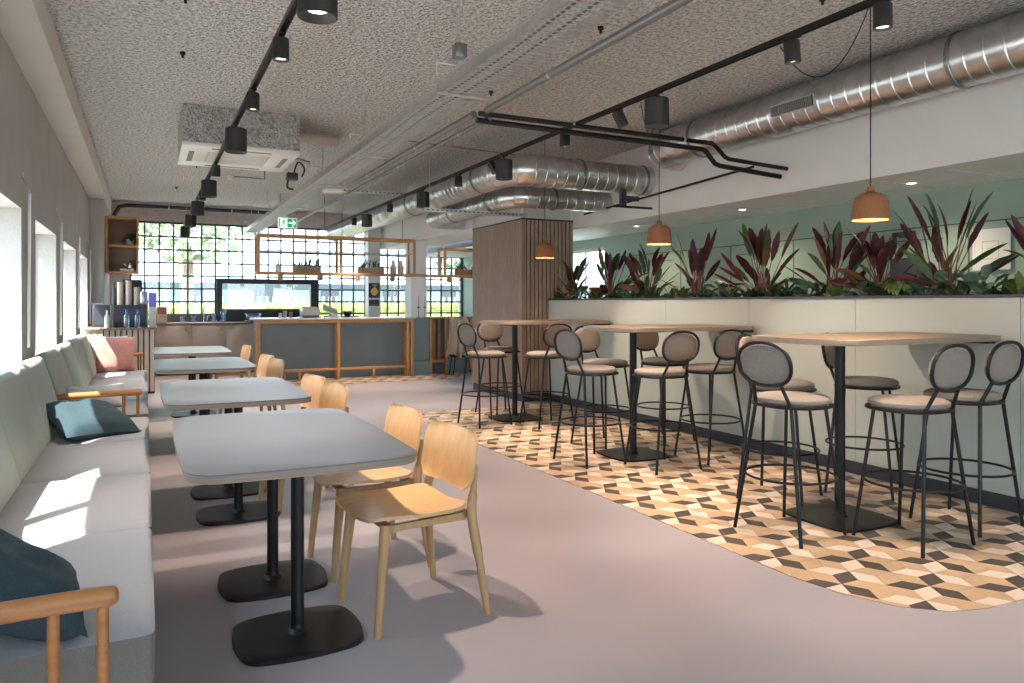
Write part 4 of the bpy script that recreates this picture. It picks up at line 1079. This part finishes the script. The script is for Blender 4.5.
for i, (x, h, m_) in enumerate(((2.2,.12,'pale'),(2.3,.1,'pink'),(2.12,.08,'silver'))):
    tag(obj('drinking_cup', lathe(newbm(), [(0,0),(.03,0),(.038,h),(.034,h),(.027,.01),(0,.01)], (x,13.4,zb), 16), M[m_]), ['white cup among the cups on the bar','reddish cup among the cups on the bar','silver cup at left of the cups on the bar'][i], 'cup', 'cups on the bar')
for i, x in enumerate((4.50,4.62)):
    t = thing('bottle_spike', ['left','right'][i]+' slim candle holder on the counter before the white pier', 'candle holder', (x,12.93,1.051), 0, 'slim holders before the pier')
    wpart('stick', tube(newbm(), [(x,12.93,1.051),(x,12.93,1.45)], .006, 8), M['worktop'], t); wpart('collar', lathe(newbm(), [(0,0),(.03,.01),(.03,.03),(0,.04)], (x,12.93,1.22), 12), M['worktop'], t); wpart('foot', lathe(newbm(), [(0,0),(.03,0),(.03,.008),(0,.012)], (x,12.93,1.051), 12), M['worktop'], t)
# ------------------------------------------------------------------ hanging oak rack
t = thing('hanging_rack', 'open oak frame shelf rack hanging above the bar', 'hanging shelf', (3.0,12.8,1.8))
rz0, rz1, rb = 1.80, 2.475, .045; ry0, ry1 = 12.8, 13.15
def bar(n_, *b): wpart(n_, rbox(*b, .003), M['oak'], t)
for y in (ry0, ry1-rb):
    bar('bottom_rail', 1.66, 6.0, y, y+rb, rz0, rz0+rb)
    bar('top_rail', 1.66, 4.40, y, y+rb, rz1-rb, rz1)
    for x in (1.66, 3.02, 4.355): bar('upright', x, x+rb, y+.001, y+rb-.001, rz0+rb, rz1-rb)
    bar('top_rail', 4.95, 6.0, y, y+rb, rz1-rb-.12, rz1-.12)
    bar('upright', 4.95, 4.95+rb, y+.001, y+rb-.001, rz0+rb, rz1-rb-.12)
for x in (1.66, 3.02, 4.355): bar('cross_bar', x, x+rb, ry0+rb, ry1-rb, rz1-rb, rz1-.001); bar('cross_bar', x, x+rb, ry0+rb, ry1-rb, rz0+.001, rz0+rb-.001)
wpart('shelf_board', rbox(1.71,6.0,ry0+rb,ry1-rb,rz0+.004,rz0+.016), M['oak'], t, smooth=False)
for y in (ry0+.022, ry1-.022): wpart('rod', tube(newbm(), [(1.70,y,2.2),(4.36,y,2.2)], .009, 8), M['galv'], t)
for x in (2.06,2.8,3.1,4.2): wpart('hanger_rod', tube(newbm(), [(x,12.97,rz1-.05 if x<4.5 else rz1-.2),(x,12.97,ZC)], .005, 8), M['black'], t)
for i, x in enumerate((2.03,2.69,3.34,3.97,5.06)):
    q = thing('rack_spotlight', 'small brown spotlight under the oak rack, '+['leftmost of five','second from left','middle one','fourth from left','near the slat column'][i], 'spotlight', (x,12.85,1.79), 0, 'spotlights under the oak rack')
    wpart('lamp_body', lathe(newbm(), [(0,0),(.045,0),(.045,-.09),(.04,-.092),(.036,-.08),(0,-.07)], (x,12.823,1.795), 20), M['worktop'], q)
    wpart('lens', lathe(newbm(), [(0,-.075),(.036,-.079)], (x,12.823,1.795), 16), M['lens'], q)
def rack_plant(x0, x1, seed, label, m='potbox'):
    q = thing('potted_plant', label, 'potted plant', ((x0+x1)/2,12.97,1.817), 0, 'boxed plants on the oak rack')
    wpart('pot', box(rbox(x0,x1,12.88,13.06,1.817,1.945,.004), x0+.01,x1-.01,12.89,13.05,1.945,1.95), M[m], q)
    rd = random.Random(seed); f = newbm(); n = int((x1-x0)*70)
    for k in range(n): leaf(f, (rd.uniform(x0+.03,x1-.03),rd.uniform(12.91,13.03),1.94), rd.uniform(0,6.3), R(rd.uniform(35,88)), rd.uniform(.08,.2), .03, 0, .6, 0, 5)
    wpart('foliage', f, M['leaf'], q)
rack_plant(2.28,2.72,1,'leafy plants in raffia box at left part of the oak rack')
rack_plant(3.40,3.84,2,'spiky plant in raffia box at middle of the oak rack')
rack_plant(5.25,5.65,4,'plant in red-brown box on the oak rack beside the slat column','terracotta')
for i, x in enumerate((4.03,4.17)):
    o = obj('carafe', lathe(newbm(), [(0,0),(.05,0),(.06,.03),(.06,.15),(.035,.2),(.03,.26),(.04,.28),(.036,.28),(0,.26)], n=20), M['cup']); o.location = (x,12.97,1.817); tag(o, ['left','right'][i]+' beige carafe standing on the oak rack', 'carafe', 'carafes on the oak rack')
for i, (x, L) in enumerate(((2.36,.10),(2.48,.14),(2.62,.18))):
    t2 = obj('hanging_utensil', tube(newbm(), [(x,12.822,2.19),(x,12.822,2.19-L),(x+.02,12.822,2.17-L)], .006, 8), M['black']); tag(t2, 'small black hook utensil hanging from the rack rod, '+['shortest','middle','longest'][i], 'utensil', 'utensils on the rack rod')
tag(obj('storage_jar', lathe(newbm(), [(0,0),(.05,0),(.05,.12),(.02,.15),(.02,.24),(0,.25)], (2.02,12.97,1.817), 16), M['galv']), 'grey bottle standing at left end of the oak rack', 'bottle')
# ------------------------------------------------------------------ wall shelf at far left, poster, notices
t = thing('wall_cabinet', 'open oak wall cabinet with two compartments in the far left corner', 'wall shelf', (-.32,13.6,1.8))
sx0, sx1, sy0, sy1, sz0, sz1 = -.572, -.09, 13.45, 13.85, 1.80, 2.71
for x in (sx0, sx1-.035): wpart('side_panel', rbox(x, x+.035, sy0, sy1, sz0, sz1, .002), M['oak'], t)
for z in (sz0, sz0+.42, sz1-.035): wpart('shelf', rbox(sx0+.036, sx1-.036, sy0+.003, sy1-.02, z, z+.035, .002), M['oak'], t)
wpart('back_panel', rbox(sx0+.036, sx1-.036, sy1-.019, sy1, sz0, sz1, .002), M['worktop'], t)
f = newbm(); rd = random.Random(5)
for k in range(40): leaf(f, (-.22+rd.uniform(-.05,.05),13.62+rd.uniform(-.05,.05),2.36), rd.uniform(0,6.3), R(rd.uniform(0,80)), rd.uniform(.1,.2), .035, 0, 1.2, 0, 5)
t = thing('trailing_houseplant', 'small leafy houseplant in upper compartment of the oak wall cabinet', 'potted plant', (-.22,13.62,2.257))
wpart('foliage', f, M['leaf2'], t); wpart('pot', lathe(newbm(), [(0,0),(.05,0),(.065,.1),(.055,.1),(0,.09)], (-.22,13.62,2.257), 20), M['stone'], t)
tag(obj('book', rbox(-.36,-.16,13.5,13.7,1.836,1.875,.003), M['paper']), 'pale book lying in lower compartment of the oak wall cabinet', 'book')
tag(obj('teapot', tube(lathe(newbm(), [(0,0),(.04,0),(.05,.05),(.04,.1),(.015,.115),(0,.13)], (-.22,13.6,1.876), 16), [(-.26,13.6,1.92),(-.31,13.6,1.96)], .01, 8), M['silver']), 'silver teapot standing on the pale book', 'teapot')
t = thing('poster', 'black poster with a yellow lemon picture on the white post', 'poster', (4.32,15.24,1.43))
wpart('sheet', rbox(4.20,4.44,15.235,15.249,1.43,1.74), M['dark'], t, smooth=False)
pm = newbm(); flat(pm, [(4.325+.07*cos(a)*(1+.12*cos(2*a)), 1.56+.085*sin(a)) for a in [2*pi*k/24 for k in range(24)]], 15.232, .002); flat(pm, [(4.27,1.69),(4.38,1.69),(4.38,1.705),(4.27,1.705)], 15.232, .002); flat(pm, [(4.31,1.64),(4.35,1.65),(4.37,1.68),(4.33,1.67)], 15.231, .002)
wpart('picture', pm, M['poster_y'], t, smooth=False)
t = thing('notice', 'small dark notice below the lemon poster', 'notice', (4.32,15.24,1.28)); wpart('sheet', rbox(4.21,4.43,15.235,15.249,1.26,1.39), M['dark'], t, smooth=False)
nm = newbm(); box(nm, 4.23,4.41,15.233,15.235,1.285,1.295); flat(nm, [(4.30,1.33),(4.32,1.36),(4.34,1.33)], 15.232, .002); wpart('lettering', nm, M['greymetal'], t, smooth=False)
t = thing('picture_frame', 'white framed notice hanging on the sage green wall', 'picture', (XR-.03,3.82,1.6))
fy0, fy1, fz0, fz1 = 3.66, 3.97, 1.60, 1.95
bm = newbm(); w_ = .018
box(bm, XR-.03, XR-.015, fy0, fy1, fz0, fz0+w_); box(bm, XR-.03, XR-.015, fy0, fy1, fz1-w_, fz1); box(bm, XR-.03, XR-.015, fy0, fy0+w_, fz0+w_, fz1-w_); box(bm, XR-.03, XR-.015, fy1-w_, fy1, fz0+w_, fz1-w_)
wpart('frame', bm, M['whitegl'], t, smooth=False); wpart('sheet', rbox(XR-.024, XR-.018, fy0+w_, fy1-w_, fz0+w_, fz1-w_), M['paper'], t, smooth=False)
bm = newbm(); X_ = XR-.0255
for a, b, c, d in ((3.75,3.89,1.69,1.70),(3.75,3.89,1.84,1.85),(3.75,3.757,1.70,1.84),(3.883,3.89,1.70,1.84),(3.79,3.85,1.75,1.76),(3.79,3.85,1.78,1.79),(3.70,3.72,1.64,1.66)): box(bm, X_, X_+.0015, a, b, c, d)
wpart('drawing', bm, M['cup'], t, smooth=False)
tag(obj('wall_dispenser', rbox(XR-.12, XR-.014, 4.42, 4.70, 1.36, 1.74, .01), M['dark']), 'dark grey wall box on the green wall behind the plants', 'dispenser')
tag(obj('wall_sensor', box(rbox(XR-.06, XR-.015, 4.5, 4.72, 1.945, 1.99, .006), XR-.1, XR-.06, 4.56, 4.62, 1.93, 1.985, .006), M['dark']), 'small black device high on the green wall behind the nearest pendant', 'sensor')
# ------------------------------------------------------------------ outdoors
o = obj('ground', rbox(-40, 45, -30, 60, -.5, -.2), M['lawn']); o['kind'] = 'structure'
hd = newbm(); box(hd, -8, 22, 21.5, 22.6, -.2, 1.27, .2, 2); bmesh.ops.subdivide_edges(hd, edges=hd.edges[:], cuts=5)
rd = random.Random(2)
for v in hd.verts: v.co += Vector((rd.uniform(-.12,.12), rd.uniform(-.12,.12), rd.uniform(-.06,.06)))
tag(obj('hedge', hd, M['hedge']), 'low bright green hedge outside behind the grid window', 'hedge')
t = thing('picket_fence', 'grey picket fence outside behind the hedge', 'fence', (6,23.2,-.2))
fb = newbm(); x = -6
while x < 20: box(fb, x, x+.09, 23.2, 23.24, -.2, 1.52); x += .21
wpart('pickets', fb, M['fence'], t, smooth=False); wpart('rail', rbox(-6,20,23.24,23.3,1.0,1.08), M['fence'], t)
t = thing('office_building', 'pale building with dark window bands beyond the fence', 'building', (7,40,-.2))
wpart('wall', rbox(-12,30,40,48,-.2,2.35), M['facade'], t, smooth=False)
for k in range(12): wpart('window', rbox(-11+k*3.4,-8.6+k*3.4,39.96,40,.9,2.0), M['facwin'], t, smooth=False)
def tree(x, y, h, r, seed, label):
    t = thing('tree', label, 'tree', (x,y,-.2), 0, 'trees outside'); rd = random.Random(seed)
    obj('trunk', tube(newbm(), [(0,0,0),(.1,0,h*.35),(0,.1,h*.7)], [.22,.17,.08], 10), M['bark'], t)
    f = newbm()
    for k in range(900):
        d = Vector((rd.gauss(0,1), rd.gauss(0,1), rd.gauss(0,1))).normalized()*r*rd.random()**.4
        p = Vector((0,0,h*.68))+Vector((d.x, d.y, d.z*h*.32/r)); s = rd.uniform(.12,.3)
        a = Vector((rd.gauss(0,1), rd.gauss(0,1), rd.gauss(0,1))).normalized(); b = a.orthogonal().normalized()
        f.faces.new([f.verts.new(p+q) for q in (a*s, b*s*.6, -a*s, -b*s*.6)])
    obj('crown', f, M['tree'], t, smooth=False)
tree(1.2, 27, 7.5, 2.6, 1, 'green tree outside behind the left half of the grid window')
tree(11.5, 26, 6.5, 2.2, 2, 'green tree outside behind the right part of the grid window')
tree(16, 18, 6.5, 2.3, 3, 'green tree outside beside the far right window')
# ------------------------------------------------------------------ light, camera
w = bpy.data.worlds.new('sky'); sc.world = w; w.use_nodes = True
bg = w.node_tree.nodes['Background']; bg.inputs[0].default_value = (.70,.84,1.0,1); bg.inputs[1].default_value = 5.0
sun = bpy.data.lights.new('sun', 'SUN'); sun.energy = 16; sun.angle = R(.6); sun.color = (1,.95,.86)
so = bpy.data.objects.new('sun', sun); COL.objects.link(so)
so.rotation_euler = Vector((1, .95, -1.85)).to_track_quat('-Z', 'Y').to_euler()
cam = bpy.data.cameras.new('camera'); co = bpy.data.objects.new('camera', cam); COL.objects.link(co)
cam.sensor_width = 36; cam.lens = 740/1024*36; cam.shift_y = -(341.5-303)/1024; cam.clip_end = 300; cam.clip_start = .05
co.location = (0,0,1.32); co.rotation_euler = (pi/2, 0, -math.atan((512-145)/740))
sc.camera = co
vs = sc.view_settings
sc.display_settings.display_device = 'sRGB'
vs.view_transform = 'Standard'; vs.look = 'None'; vs.gamma = 1; vs.exposure = .6; vs.use_curve_mapping = False
cy = sc.cycles
cy.use_denoising = True; cy.max_bounces = 10; cy.diffuse_bounces = 5; cy.glossy_bounces = 4; cy.transparent_max_bounces = 16
cy.sample_clamp_indirect = 8; cy.caustics_reflective = False; cy.caustics_refractive = False
try: cy.use_light_tree = True
except Exception: pass
